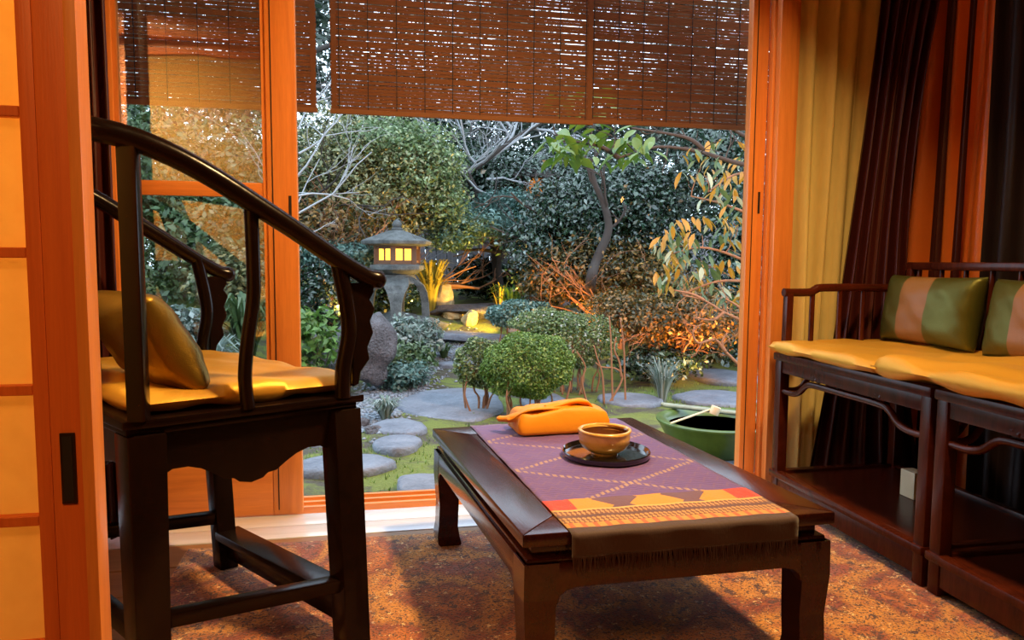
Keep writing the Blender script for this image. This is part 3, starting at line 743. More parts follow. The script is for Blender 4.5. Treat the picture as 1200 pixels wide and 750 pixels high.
for i in range(150):
    u = (i+.5)/150; a = cloth_pt(u, -.045); b = a+Vector((rr.uniform(-.003, .003), rr.uniform(-.003, .002), -rr.uniform(.022, .034)))
    fr.tube([a, (a+b)/2+Vector((rr.uniform(-.002, .002), 0, 0)), b], [.0012, .0011, .0009], 4)
fr.build('fringe', M['fringe'], rn, kind='stuff')

# tray, bowl
def on_table(x, y, z=.3245): return P(x, y, Z=z)
tcn = on_table(710, 533.5)
tr = thing('lacquer_tray', 'round black lacquer tray carrying the bowl on the low table', 'tray', (tcn.x, tcn.y, .3245))
R = .104
MB().lathe((tcn.x, tcn.y, .3245), [(0, .004), (R*.93, .004), (R*.95, .006), (R*.965, .013), (R*.985, .015), (R, .013), (R, .006), (R*.96, .0), (R*.3, .0), (0, 0)][::-1], 56).build('tray_dish', M['black_lacquer'], tr, smooth=35)
bc = on_table(708, 531, .3285)
bw = thing('pottery_bowl', 'honey glazed pottery bowl standing on the black tray', 'bowl', (bc.x, bc.y, .3285))
MB().lathe((bc.x, bc.y, .3285), [(0, .004), (.024, .004), (.026, 0), (.031, 0), (.032, .005), (.040, .008), (.052, .016), (.0595, .028), (.061, .042), (.0605, .050), (.0625, .0555), (.0615, .0585), (.0595, .0585), (.0565, .054), (.054, .045)], 48, noise=.012, cap=False).build('bowl_body', M['glaze'], bw, smooth=50)
MB().lathe((bc.x, bc.y, .3285), [(.0545, .052), (.054, .045), (.052, .030), (.044, .018), (.02, .012), (0, .011)], 48, noise=.012, cap=False).build('bowl_inside', M['glaze_in'], bw, smooth=50)
MB().lathe((bc.x, bc.y, .3285), [(.0605, .0505), (.0632, .0525), (.0636, .0565), (.061, .0592), (.0575, .0592), (.0555, .056)], 48, noise=.02, cap=False).build('bowl_rim', M['glaze'], bw, smooth=60)

# orange parcel
p0 = on_table(608, 513, .325); p1 = on_table(723, 506, .325); dp = (p1-p0); dpn = dp.normalized(); dn = Vector((-dpn.y, dpn.x, 0))
L = .262; pc = p0+dpn*L*.5+dn*.065
pk = thing('wrapped_parcel', 'box wrapped in orange cloth with a knotted fold on the low table', 'parcel', (pc.x, pc.y, .325))
bm_ = MB(); nU, nV = 26, 18; grid = []
def super_box(c, lx, ly, lz, n=2.6, nu=40, nv=20, wr=.004, seed=1):
    m = MB(); vs = []; fs = []; rr = random.Random(seed); ph = [rr.uniform(0, 6) for _ in range(4)]
    sg = lambda w, e: math.copysign(abs(w)**e, w)
    for j in range(nv+1):
        th = -math.pi/2+math.pi*j/nv
        for i in range(nu):
            a = 2*math.pi*i/nu; e = 2/n*.55
            x = sg(math.cos(th), .2)*sg(math.cos(a), .2); y = sg(math.cos(th), .2)*sg(math.sin(a), .2); z = sg(math.sin(th), .25)
            top = max(0, z)
            k = wr*(math.sin(x*6+y*4+ph[0])+.6*math.sin(x*13-z*5+ph[1])+.5*math.sin(y*14+x*5+ph[2]))
            vs.append(c+dpn*(x*(lx-.012*top)+k*.6)+dn*(y*(ly-.010*top)+k*.6)+Vector((0, 0, z*lz+(k*1.2 if z > -.5 else 0)+.006*top*math.sin(x*4+1))))
    for j in range(nv):
        for i in range(nu):
            i2 = (i+1) % nu; fs.append((j*nu+i, j*nu+i2, (j+1)*nu+i2, (j+1)*nu+i))
    return m.add(vs, fs)
super_box(Vector((pc.x, pc.y, .325+.0325)), L/2, .062, .0325, wr=.002).build('wrapped_body', M['parcel'], pk, smooth=70)
# cloth flap across the top, twisted tail at the left, tucked ends at the right
def ribbon(pts, wid, th=.004, nm='cloth_fold', mat='parcel', tw=0, arch=.0):
    pts = smooth_pts(pts, 6); n = len(pts); m = MB(); vs = []; K = 6
    for i, p in enumerate(pts):
        d = (pts[min(i+1, n-1)]-pts[max(i-1, 0)]).normalized(); s = i/(n-1)
        x = d.cross(Vector((0, 0, 1))).normalized(); a = tw*s
        up = x.cross(d).normalized(); x2 = x*math.cos(a)+up*math.sin(a); u2 = up*math.cos(a)-x*math.sin(a)
        w = np.interp(s, np.linspace(0, 1, len(wid)), wid)
        for k in range(K+1):
            q = -1+2*k/K; vs.append(p+x2*q*w+u2*(arch*(1-q*q)+.0015*math.sin(q*5+s*9)))
    fs = [(i*(K+1)+k, i*(K+1)+k+1, (i+1)*(K+1)+k+1, (i+1)*(K+1)+k) for i in range(n-1) for k in range(K)]
    o = m.add(vs, fs).build(nm, M[mat], pk, smooth=80)
    s_ = o.modifiers.new('solid', 'SOLIDIFY'); s_.thickness = th; s_.offset = 0
    return o
B = lambda a, b, z: pc+dpn*a+dn*b+Vector((0, 0, z+(.011 if z > .045 else .003)))
ribbon([B(-.150, -.015, .034), B(-.128, -.015, .044), B(-.09, -.02, .056), B(-.02, -.01, .0565), B(.035, .0, .063), B(.06, .0, .056)], [.008, .020, .034, .034, .020, .005], .004, arch=.002)
ribbon([B(-.05, -.03, .053), B(-.01, -.022, .058), B(.03, -.012, .063), B(.07, -.005, .058), B(.095, .0, .045)], [.004, .014, .020, .018, .004], .006, tw=.5, arch=.008)
ribbon([B(.015, -.005, .060), B(.05, -.005, .063), B(.085, .0, .052)], [.006, .012, .006], .005, tw=-.3, arch=.005)
# twisted tail pointing left past the table edge
tl = [B(-.11, -.02, .042), B(-.130, -.01, .038), B(-.145, .0, .034), B(-.158, .012, .032), B(-.168, .02, .033)]
MB().tube(smooth_pts(tl, 5), list(np.interp(np.linspace(0, 1, 21), [0, .3, .6, .85, 1], [.016, .011, .008, .0075, .003])), 9, flat=1.7).build('twisted_tail', M['parcel'], pk, smooth=70)

# ------------------------------------------------------------------ bench of two joined seats at the right
RW = M['rosewood']; BX0, BX1 = 1.28, 1.745
def bench_unit(y0, y1, label, far_arm):
    """y1 is the far end, y0 the near end"""
    b = thing('wooden_settee', label, 'bench', ((BX0+BX1)/2, (y0+y1)/2, RZ), 'joined dark wooden seats of the bench')
    w = .034
    for (x, y) in ((BX0, y1-w), (BX0, y0), (BX1-w, y1-w), (BX1-w, y0)):
        MB().box(x, x+w, y, y+w, RZ, .47).build('leg', RW, b, bevel=.006)
    MB().box(BX0-.006, BX1+.006, y0-.003, y1+.004, .468, .494).build('seat_frame', RW, b, bevel=.007)
    MB().box(BX0+.004, BX0+.022, y0+w, y1-w, .43, .468).build('seat_rail', RW, b, bevel=.002)
    MB().box(BX0+w, BX1-w, y1-.022, y1-.006, .43, .468).build('seat_rail', RW, b, bevel=.002)
    MB().box(BX0+w, BX1-w, y0+.006, y0+.022, .43, .468).build('seat_rail', RW, b, bevel=.002)
    # humpback stretchers
    def hump(a, c, z):
        a = Vector(a); c = Vector(c); f = lambda t, dz: a.lerp(c, t)+Vector((0, 0, z+dz))
        ps = [f(0, -.045), f(.08, -.045), f(.14, -.035), f(.20, -.008), f(.27, 0), f(.5, .0), f(.73, 0), f(.80, -.008), f(.86, -.035), f(.92, -.045), f(1, -.045)]
        hs = MB().tube(smooth_pts(ps, 4), .0095, 8).build('humpback_stretcher', RW, b, smooth=60)
        for t in (.27, .73):
            m = MB()
            for k in (-1, 0, 1): m.rock(f(t+.03*k, .022+(.004 if k == 0 else 0)), .011, .011, .013, seed=k+3, n=2, rough=.25)
            m.build('carved_knob', RW, hs, smooth=60)
    hump((BX0+.014, y1-w, 0), (BX0+.014, y0+w, 0), .415)
    hump((BX0+w, y1-.016, 0), (BX1-w, y1-.016, 0), .415)
    hump((BX0+w, y0+.016, 0), (BX1-w, y0+.016, 0), .415)
    # base rails with foot shelf
    MB().box(BX0-.008, BX0+.024, y0-.002, y1+.004, .086, .108).build('base_rail', RW, b, bevel=.006)
    MB().box(BX0+.024, BX1, y1-.026, y1+.002, .086, .106).build('base_rail', RW, b, bevel=.004)
    MB().box(BX0+.024, BX1, y0-.001, y0+.024, .086, .106).build('base_rail', RW, b, bevel=.004)
    MB().box(BX1-.026, BX1, y0+.026, y1-.03, .086, .106).build('base_rail', RW, b, bevel=.004)
    MB().box(BX0+.024, BX1-.026, y0+.024, y1-.026, .088, .098).build('foot_shelf', RW, b)
    MB().box(BX0+.003, BX0+.016, y0+w, y1-w, .030, .086).build('base_apron', RW, b, bevel=.002)
    # back: posts, top rail, spindles
    lean = .03
    for y in (y0+.008, y1-.03):
        MB().hexa([(BX1-.028,y,.494),(BX1-.004,y,.494),(BX1-.004,y+.024,.494),(BX1-.028,y+.024,.494)], [(BX1-.028+lean,y,.775),(BX1-.004+lean,y,.775),(BX1-.004+lean,y+.024,.775),(BX1-.028+lean,y+.024,.775)]).build('back_post', RW, b, bevel=.004)
    MB().bar((BX1-.016+lean, y0-.004, .775), (BX1-.016+lean, y1+.002, .775), .028, .026).build('top_rail', RW, b, bevel=.008)
    k = 7
    for i in range(k):
        y = y0+.05+(y1-y0-.1)*i/(k-1)
        MB().tube([(BX1-.016, y, .494), (BX1-.016+lean*.5+.012, y, .63), (BX1-.016+lean, y, .765)], .0075, 7).build('back_spindle', RW, b, smooth=60)
    if far_arm:
        y = y1-.015
        MB().bar((BX0+.028, y, .494), (BX0+.030, y, .685), .026, .024).build('arm_post', RW, b, bevel=.005)
        ar = [(BX0+.012, y, .688), (BX0+.10, y, .688), (BX0+.125, y, .697), (BX0+.15, y, .703), (BX0+.30, y, .703), (BX1-.005, y, .700)]
        MB().tube(smooth_pts(ar, 4), .0135, 10).build('arm_rail', RW, b, smooth=60)
        for x in (BX0+.115, BX0+.215, BX0+.30, BX0+.385):
            MB().tube([(x, y, .494), (x, y, .60), (x, y, .70)], .0085, 8).build('arm_spindle', RW, b, smooth=60)
    return b
YB, YM = 2.085, 1.415
bench_unit(YM+.008, YB, 'dark rosewood settee unit with railed arm beside the door frame', True)
bench_unit(.74, YM-.008, 'dark rosewood settee unit at the right edge of the view', False)
sx = (BX1-BX0)
c1 = MB().pillow(((BX0+BX1)/2-.015, (YB+1.60)/2, .513), (sx/2+.01, 0, 0), (0, (YB-1.60)/2+.012, 0), (0, 0, .020), 34, 9, .015, .5, wr=.25, seed=5).build('bench_cushion', M['gold_silk'], smooth=80)
tag(c1, 'flat gold silk cushion at the far end of the bench', 'cushion')
c2 = MB().pillow(((BX0+BX1)/2-.01, 1.235, .520), (sx/2+.012, 0, 0), (0, .375, 0), (0, 0, .026), 44, 9, .015, .5, wr=.42, seed=9).build('bench_cushion', M['gold_silk'], smooth=80)
tag(c2, 'puffy wrinkled gold silk cushion on the near half of the bench', 'cushion')
def striped_pillow(label, cy, half, z, seed, lean=.16, cx=1.665, h=.108):
    root = thing('striped_pillow', label, 'pillow', (cx, cy, z-h), 'green and tan striped bench pillows')
    up = Vector((lean, 0, 1)).normalized(); al = Vector((0, -1, 0)); nn = Vector((-1, 0, lean)).normalized()
    src = MB().pillow((cx, cy, z), al*half, up*h, nn*.055, 30, 3.2, .05, .07, wr=.05, seed=seed)
    A = []; n0 = Vector((cx, cy, z))
    lims = [(-2, -.42, 'green_silk', 'panel', 'dark green silk panel'), (-.42, .22, 'tan_silk', 'panel', 'tan silk panel'), (.22, 2, 'green_silk', 'panel', 'dark green silk panel')]
    for lo, hi, mt, nm, lbl in lims:
        m = MB(); mp = {}
        for f in src.f:
            c = sum((Vector(src.v[i]) for i in f), Vector())/len(f); t = (c-n0).dot(al)/half
            if lo <= t < hi:
                q = []
                for i in f:
                    if i not in mp: mp[i] = len(m.v); m.v.append(src.v[i])
                    q.append(mp[i])
                m.f.append(tuple(q))
        m.build(nm, M[mt], root, smooth=80, label=lbl)
    return root
striped_pillow('green and tan striped silk pillow at the far bench corner', 1.875, .185, .640, 3)
striped_pillow('green and tan striped silk pillow cut off by the right picture edge', 1.47, .19, .636, 7)
# small wooden box and papers on the foot shelves
BP = P(1069, 582, Z=.099); BP.x = min(BP.x, 1.68)
sb = MB().box(BP.x-.02, BP.x+.02, BP.y-.028, BP.y+.028, .0985, .178).build('wooden_box', M['pale_bamboo'], bevel=.003)
tag(sb, 'small pale wooden box on the foot shelf under the bench', 'box')
sb = MB().box(1.44, 1.53, 1.16, 1.20, .0985, .104).build('flat_packet', M['tan_silk'], bevel=.001)
tag(sb, 'thin flat tan packet lying on the near foot shelf', 'packet')

# ------------------------------------------------------------------ garden ground
def sst(a, b, x): t = min(max((x-a)/(b-a), 0), 1); return t*t*(3-2*t)
def gz(x, y):
    z = -.30+.50*sst(5.8, 9.2, y)+.15*sst(9, 11, y)
    z += .22*sst(.2, 1.6, -x)*sst(4.2, 6.5, y)
    z += .10*sst(3.4, 5.0, x)*sst(4.5, 7, y)
    z += .012*math.sin(x*3.1+y*1.7)+.010*math.sin(x*5.3-y*4.1)+.006*math.sin(x*11+y*9)
    return z
def G(px, py, dz=0):
    d = ray(px, py); t = 2.4
    while t < 16:
        p = CAM+d*t
        if p.z <= gz(p.x, p.y)+dz: return p
        t += .01
    return CAM+d*16
PATH = [G(388, 505), G(455, 468), G(480, 436), G(512, 412), G(535, 396)]
def path_d(x, y):
    b = 9
    for p, q in zip(PATH[:-1], PATH[1:]):
        dx, dy = q.x-p.x, q.y-p.y; t = min(max(((x-p.x)*dx+(y-p.y)*dy)/(dx*dx+dy*dy), 0), 1)
        b = min(b, math.hypot(x-p.x-dx*t, y-p.y-dy*t))
    return b
def ground():
    X0, X1, Y0, Y1, st_ = -7.0, 9.0, 2.47, 14.5, .09
    nx = int((X1-X0)/st_); ny = int((Y1-Y0)/st_); vs = []; at = []
    for j in range(ny+1):
        for i in range(nx+1):
            x = X0+i*st_; y = Y0+j*st_; vs.append((x, y, gz(x, y))); at.append(max(0, min(1, 1.6-path_d(x, y)/.22)) if y < 9 else 0)
    fs = [(j*(nx+1)+i, j*(nx+1)+i+1, (j+1)*(nx+1)+i+1, (j+1)*(nx+1)+i) for j in range(ny) for i in range(nx)]
    t = NT('mossy garden soil'); v = t.coord('Object'); n = t.noise(v, 3.2, 6, .65, .6); n2 = t.noise(v, 60, 3, .7)
    a = t.node('ShaderNodeAttribute', attribute_name='gravel')
    moss = t.mix(n2, (.06, .085, .010), (.20, .24, .04)); soil = t.mix(n2, (.03, .028, .018), (.09, .075, .05))
    c = t.mix(t.math('SMOOTH_MIN', t.math('MULTIPLY', t.math('SUBTRACT', n, .47), 9), 1.0, .1, clamp=True), moss, soil)
    gr = t.mix(n2, (.10, .115, .14), (.26, .30, .36))
    c = t.mix(t.math('GREATER_THAN', t.math('ADD', a.outputs['Fac'], t.math('MULTIPLY', n, .5)), .75), c, gr)
    m = t.done(t.bsdf(c, .85, bump=n2, bstr=.7, bdist=.02))
    o = MB().add(vs, fs).build('ground', m, smooth=180); struct(o)
    at_ = o.data.attributes.new('gravel', 'FLOAT', 'POINT'); at_.data.foreach_set('value', at)
ground()
# house foundation edge between the veranda and the moss
sbox('trim_5', -3.0, 4.5, 2.40, 2.47, -.40, -.03, M['cedar_h'])

# pebbles along the path (stuff)
rr = random.Random(4); m = MB()
tet = [(0, 1, 2), (0, 2, 3), (0, 3, 4), (0, 4, 1), (5, 2, 1), (5, 3, 2), (5, 4, 3), (5, 1, 4)]
n = 0
while n < 3200:
    i = rr.randrange(len(PATH)-1); p = PATH[i].lerp(PATH[i+1], rr.random()); x = p.x+rr.gauss(0, .17); y = p.y+rr.gauss(0, .2)
    z = gz(x, y); r = rr.uniform(.008, .022); a = rr.uniform(0, 6)
    ca, sa = math.cos(a)*r*1.3, math.sin(a)*r
    m.add([(x, y, z+r*.8), (x+ca, y+sa, z+.002), (x-sa, y+ca*.8, z+.003), (x-ca, y-sa, z), (x+sa, y-ca*.8, z+.002), (x, y, z-r*.5)], tet); n += 1
o = m.build('pebbles', M['pebble'], kind='stuff', smooth=180); tag(o, 'blue grey wet pebbles filling the garden path', 'pebbles')

# ------------------------------------------------------------------ stones
def stepping(px, py, w, hpx, label, seed, thick=.07, group=None, mat='stone_step', rot=0):
    c = G(px, py, .02); D = (c-CAM).dot(Fv); rx = w/2*D/F
    near = G(px, py+hpx/2, .02); farp = G(px, py-hpx/2, .02); ry = (farp-near).length/2
    m = MB(); rr = random.Random(seed); ph = [rr.uniform(0, 6) for _ in range(3)]; K = 36; rings = [(0, 1), (.5, 1), (.85, .97), (.96, .85), (1.0, .6), (1.02, .0), (.98, -1.0)]
    vs = []; fs = []; zc = gz(c.x, c.y)
    for q, h in rings:
        for k in range(K):
            a = 2*math.pi*k/K; r = 1+.07*math.sin(2*a+ph[0])+.05*math.sin(3*a+ph[1])+.025*math.sin(7*a+ph[2])
            x = c.x+(math.cos(a)*rx*math.cos(rot)-math.sin(a)*ry*math.sin(rot))*q*r; y = c.y+(math.sin(a)*ry*math.cos(rot)+math.cos(a)*rx*math.sin(rot))*q*r
            vs.append((x, y, zc+.035*h+(.003*math.sin(x*17)+.003*math.sin(y*23)) if h > 0 else zc-.0+.04*h))
    for j in range(len(rings)-1):
        for k in range(K): fs.append((j*K+k, j*K+(k+1) % K, (j+1)*K+(k+1) % K, (j+1)*K+k))
    m.add(vs, fs)
    o = m.build('stepping_stone', M[mat], smooth=70); tag(o, label, 'stone', group or 'flat stepping stones in the garden'); return o
stepping(531, 472, 116, 36, 'largest pale stepping slab behind the left table corner', 1)
stepping(466, 520, 58, 21, 'oval stepping stone in the moss, middle of three', 2)
stepping(402, 544, 112, 28, 'wide stepping stone showing behind the armchair front leg', 3)
stepping(500, 567, 66, 26, 'stepping stone nearest the sill beside the table leg', 4)
stepping(468, 500, 66, 14, 'small oval stepping stone above the middle one', 5)
stepping(640, 471, 60, 26, 'stepping stone behind the orange parcel and shrub stems', 6)
stepping(738, 468, 70, 14, 'thin dim stepping stone behind the thin shrub stems', 7)
stepping(840, 466, 90, 16, 'blue grey flat stone behind the green water basin', 8)
stepping(846, 440, 74, 22, 'dim flat stone farther back above the water basin', 9)
stepping(372, 512, 60, 20, 'flat stone at the left edge of the door opening', 10)
stepping(545, 426, 66, 12, 'narrow wet stone on the path toward the bridge slab', 11)
stepping(862, 545, 30, 16, 'whitish stone at the foot of the door frame', 12)
stepping(300, 540, 90, 26, 'flat stone seen through the left glass door', 13)

def rock(px, py, w, h, label, seed, mat='stone_dark', dz=0, sy=None, name='garden_rock', flat=None, cat='rock'):
    b = G(px, py); D = (b-CAM).dot(Fv); rx = w/2*D/F; rz = h*D/F/2
    o = MB().rock((b.x, b.y+rx*.5, b.z+rz*.92-.02+dz), rx, sy or rx*.8, rz*1.05, seed, 4, .10, flat).build(name, M[mat], smooth=70)
    return tag(o, label, cat)
rock(428, 462, 80, 104, 'tall dark boulder standing behind the armchair arm', 3)
rock(372, 440, 60, 62, 'dark rock half hidden between door stile and armchair post', 5)
rock(478, 398, 96, 34, 'low stone block under the stone lantern', 8, 'stone_lantern')
rock(712, 362, 44, 26, 'brown rounded rock at the foot of the crooked trunk', 9)
rock(548, 428, 46, 16, 'small wet rock beside the path', 12)
rock(416, 500, 34, 14, 'small dark rock among the pebbles', 15)
rock(438, 508, 26, 12, 'little dark stone between the oval stepping stones', 16)
rock(590, 350, 44, 50, 'dark rock behind the lit garden corner', 17)
rock(560, 375, 110, 22, 'low dark pond edge stone right of the lantern', 19)
rock(640, 368, 60, 30, 'dark rock behind the rounded azalea', 21)
rock(790, 430, 70, 22, 'dark low rock in the shade under the orange branches', 23)
# golden lit rocks by the lantern
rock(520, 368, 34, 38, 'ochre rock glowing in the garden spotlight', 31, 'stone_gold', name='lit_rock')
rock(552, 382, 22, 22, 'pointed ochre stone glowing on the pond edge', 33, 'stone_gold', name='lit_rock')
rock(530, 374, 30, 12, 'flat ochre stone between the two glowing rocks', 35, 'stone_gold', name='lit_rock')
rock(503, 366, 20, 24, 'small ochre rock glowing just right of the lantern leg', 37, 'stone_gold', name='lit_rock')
# grass blades scattered on the moss near the sill (stuff)
rr = random.Random(77); m = MB()
for i in range(9000):
    y = 2.6+3.4*rr.random()**1.3; x = rr.uniform(-.9, 2.4)*(.5+y*.16); 
    if path_d(x, y) < .25 or math.sin(x*4.3+y*2)+math.sin(y*5.1-x*3)+rr.uniform(-.6, .6) < -.2: continue
    z = gz(x, y); a = rr.uniform(0, 6.28); w = rr.uniform(.003, .006); h = rr.uniform(.012, .03); dx, dy = math.cos(a)*w, math.sin(a)*w
    m.add([(x-dx, y-dy, z-.003), (x+dx, y+dy, z-.003), (x+rr.uniform(-.012, .012), y+rr.uniform(-.012, .012), z+h)], [(0, 1, 2)])
o = m.build('moss_grass', M['leaf_azalea'], kind='stuff'); tag(o, 'short moss and grass between the stepping stones', 'grass')
# bridge slab
bA = G(516, 396, .05); bB = G(592, 402, .05)
m = MB(); m.bar(bA+Vector((0, .1, .03)), bB+Vector((0, .1, .03)), .42, .06); o = m.build('bridge_slab', M['stone_step'], bevel=.012); tag(o, 'flat grey stone slab bridging the small pond', 'slab')
o = MB().bar(G(596, 392)+Vector((0, .1, .05)), G(650, 392)+Vector((0, .1, .05)), .32, .05).build('bridge_slab', M['stone_step'], bevel=.012); tag(o, 'second grey slab beyond the rounded azalea', 'slab')

# ------------------------------------------------------------------ stone lantern
def lantern():
    Y = 7.55; c = P(466, 372, Y=Y); k = (c-CAM).dot(Fv)/F; zb = c.z     # metres per pixel
    r = thing('stone_lantern', 'weathered snow-viewing stone lantern with lit windows on a low rock', 'lantern', (c.x, c.y, zb))
    ST = M['stone_lantern']; q = lambda px: px*k
    # arched legs: four splayed legs meeting in a dome
    for i in range(4):
        a = -math.pi/2-.08+i*math.pi/2; d = Vector((math.cos(a), math.sin(a), 0)); t = Vector((-d.y, d.x, 0))
        m = MB(); prof = [(q(9), q(50), q(12)), (q(19), q(44), q(14)), (q(26), q(38), q(14)), (q(30), q(30), q(10)), (q(32), q(18), q(6.5)), (q(33), q(0), q(6))]
        for (r0, z0, w0), (r1, z1, w1) in zip(prof[:-1], prof[1:]):
            th = q(9)
            f = lambda rr_, z, w: [Vector((c.x, c.y, zb+z))+d*(rr_-th/2)-t*w, Vector((c.x, c.y, zb+z))+d*(rr_+th/2)-t*w, Vector((c.x, c.y, zb+z))+d*(rr_+th/2)+t*w, Vector((c.x, c.y, zb+z))+d*(rr_-th/2)+t*w]
            m.hexa(f(r1, z1, w1), f(r0, z0, w0))
        m.build('leg', ST, r, smooth=50)
    MB().lathe((c.x, c.y, zb), [(0, q(40)), (q(14), q(40)), (q(25), q(40)), (q(20), q(50)), (q(15), q(51)), (0, q(51))], 24).build('collar', ST, r, smooth=50)
    MB().lathe((c.x, c.y, zb), [(0, q(50)), (q(20), q(50)), (q(33), q(56)), (q(33), q(61)), (q(24), q(63)), (0, q(63))], 6, rot=.3).build('platform', ST, r, bevel=.006)
    # fire box: hexagon, posts and glowing panes
    R = q(25); z0 = q(62); z1 = q(84)
    hx = [Vector((c.x+R*math.cos(.3+i*math.pi/3), c.y+R*math.sin(.3+i*math.pi/3), 0)) for i in range(6)]
    for i in range(6):
        p = hx[i]; MB().box(p.x-q(3), p.x+q(3), p.y-q(3), p.y+q(3), zb+z0, zb+z1).build('post', M['lantern_wood'], r, bevel=.003)
        a, b = hx[i], hx[(i+1) % 6]; dn_ = (b-a).normalized(); A = a+dn_*q(3); Bb = b-dn_*q(3); off = (Vector((c.x, c.y, 0))-(a+b)/2).normalized()
        pane = MB().bar(A+off*q(1.5)+Vector((0, 0, zb+(z0+z1)/2)), Bb+off*q(1.5)+Vector((0, 0, zb+(z0+z1)/2)), q(.8), (z1-z0)*.78).build('glowing_pane', M['lantern_glow'], r, label='glowing yellow paper pane')
        for dz in (z0+q(2.5), z1-q(2)):
            MB().bar(a+Vector((0, 0, zb+dz)), b+Vector((0, 0, zb+dz)), q(3), q(4.5)).build('rail', M['lantern_wood'], r)
        mid = (a+b)/2; MB().box(mid.x-q(1), mid.x+q(1), mid.y-q(1), mid.y+q(1), zb+z0, zb+z1).build('mullion', M['lantern_wood'], r)
    # roof: shallow hexagonal cap with upturned edge and finial
    MB().lathe((c.x, c.y, zb), [(0, q(83)), (q(30), q(83)), (q(42), q(85)), (q(43), q(89)), (q(38), q(91)), (q(24), q(96)), (q(10), q(101)), (0, q(102))], 6, rot=.3).build('roof', ST, r, bevel=.008)
    MB().lathe((c.x, c.y, zb), [(0, q(99)), (q(6), q(100)), (q(7), q(103)), (q(4.5), q(105)), (q(6), q(108)), (q(4), q(112)), (0, q(115))], 16).build('finial', ST, r, smooth=60)
    light('lantern_flame', 'POINT', (c.x, c.y, zb+q(73)), None, 1.2, (1, .5, .12), .02)
lantern()
# uplight fixture next to the golden rocks
g_ = G(590, 372); u_ = thing('garden_uplight', 'small dark garden uplight on the pond edge right of the golden rocks', 'lamp', (g_.x, g_.y, g_.z))
MB().lathe(g_, [(0, 0), (.03, 0), (.03, .01), (.008, .012), (.008, .05), (0, .05)], 12).build('spike', M['bark_dark'], u_)
MB().lathe(g_, [(0, .05), (.035, .05), (.04, .12), (.036, .12), (.03, .07), (0, .07)], 16).build('lamp_head', M['bark_dark'], u_)

# far small lantern house with its eave, upper centre
c = P(626, 222, Y=9.6); k = (c-CAM).dot(Fv)/F; zg = gz(c.x, c.y)
hl = thing('wooden_lantern', 'small orange lit wooden lantern under a dark eave among the trees', 'lantern', (c.x, c.y, zg))
MB().box(c.x-.04, c.x+.04, c.y-.04, c.y+.04, zg-.05, c.z-17*k).build('post', M['bark_dark'], hl)
MB().box(c.x-10*k, c.x+10*k, c.y-.1, c.y+.1, c.z-18*k, c.z-15*k).build('base', M['bark_red'], hl)
MB().box(c.x-8*k, c.x+8*k, c.y-.08, c.y+.08, c.z-15*k, c.z+13*k).build('glowing_box', M['far_glow'], hl, label='glowing orange paper box')
for a in (-9, 9):
    for b in (-.09, .09): MB().box(c.x+a*k-.01, c.x+a*k+.01, c.y+b-.01, c.y+b+.01, c.z-15*k, c.z+13*k).build('corner_post', M['bark_red'], hl)
MB().hexa([(c.x-30*k, c.y-.3, c.z+12*k), (c.x+30*k, c.y-.3, c.z+12*k), (c.x+30*k, c.y+.3, c.z+12*k), (c.x-30*k, c.y+.3, c.z+12*k)], [(c.x-22*k, c.y-.04, c.z+24*k), (c.x+22*k, c.y-.04, c.z+24*k), (c.x+22*k, c.y+.04, c.z+24*k), (c.x-22*k, c.y+.04, c.z+24*k)]).build('roof', M['bark_dark'], hl, bevel=.005)

# ------------------------------------------------------------------ back fence: every board a part
fy = 11.2; x0 = P(340, 300, Y=fy).x; x1 = P(900, 300, Y=fy).x
fe = thing('board_fence', 'weathered grey board fence at the back of the garden', 'fence', ((x0+x1)/2, fy, gz((x0+x1)/2, fy)))
bw_ = .17; nb = int((x1-x0)/bw_); base = None
mb0 = MB().box(x0, x0+bw_-.012, fy-.012, fy+.012, .15, 1.45).build('board', M['fence'], fe, bevel=.003, seg=1)
rr = random.Random(2)
for i in range(1, nb): mesh_copy(mb0, fe, (i*bw_, rr.uniform(-.008, .008), rr.uniform(-.01, .01)))
for z in (.5, 1.2): MB().box(x0, x1, fy+.014, fy+.06, z, z+.08).build('rail', M['fence'], fe)
MB().box(x0, x1, fy-.05, fy+.05, 1.465, 1.50).build('cap_rail', M['fence'], fe, bevel=.004)

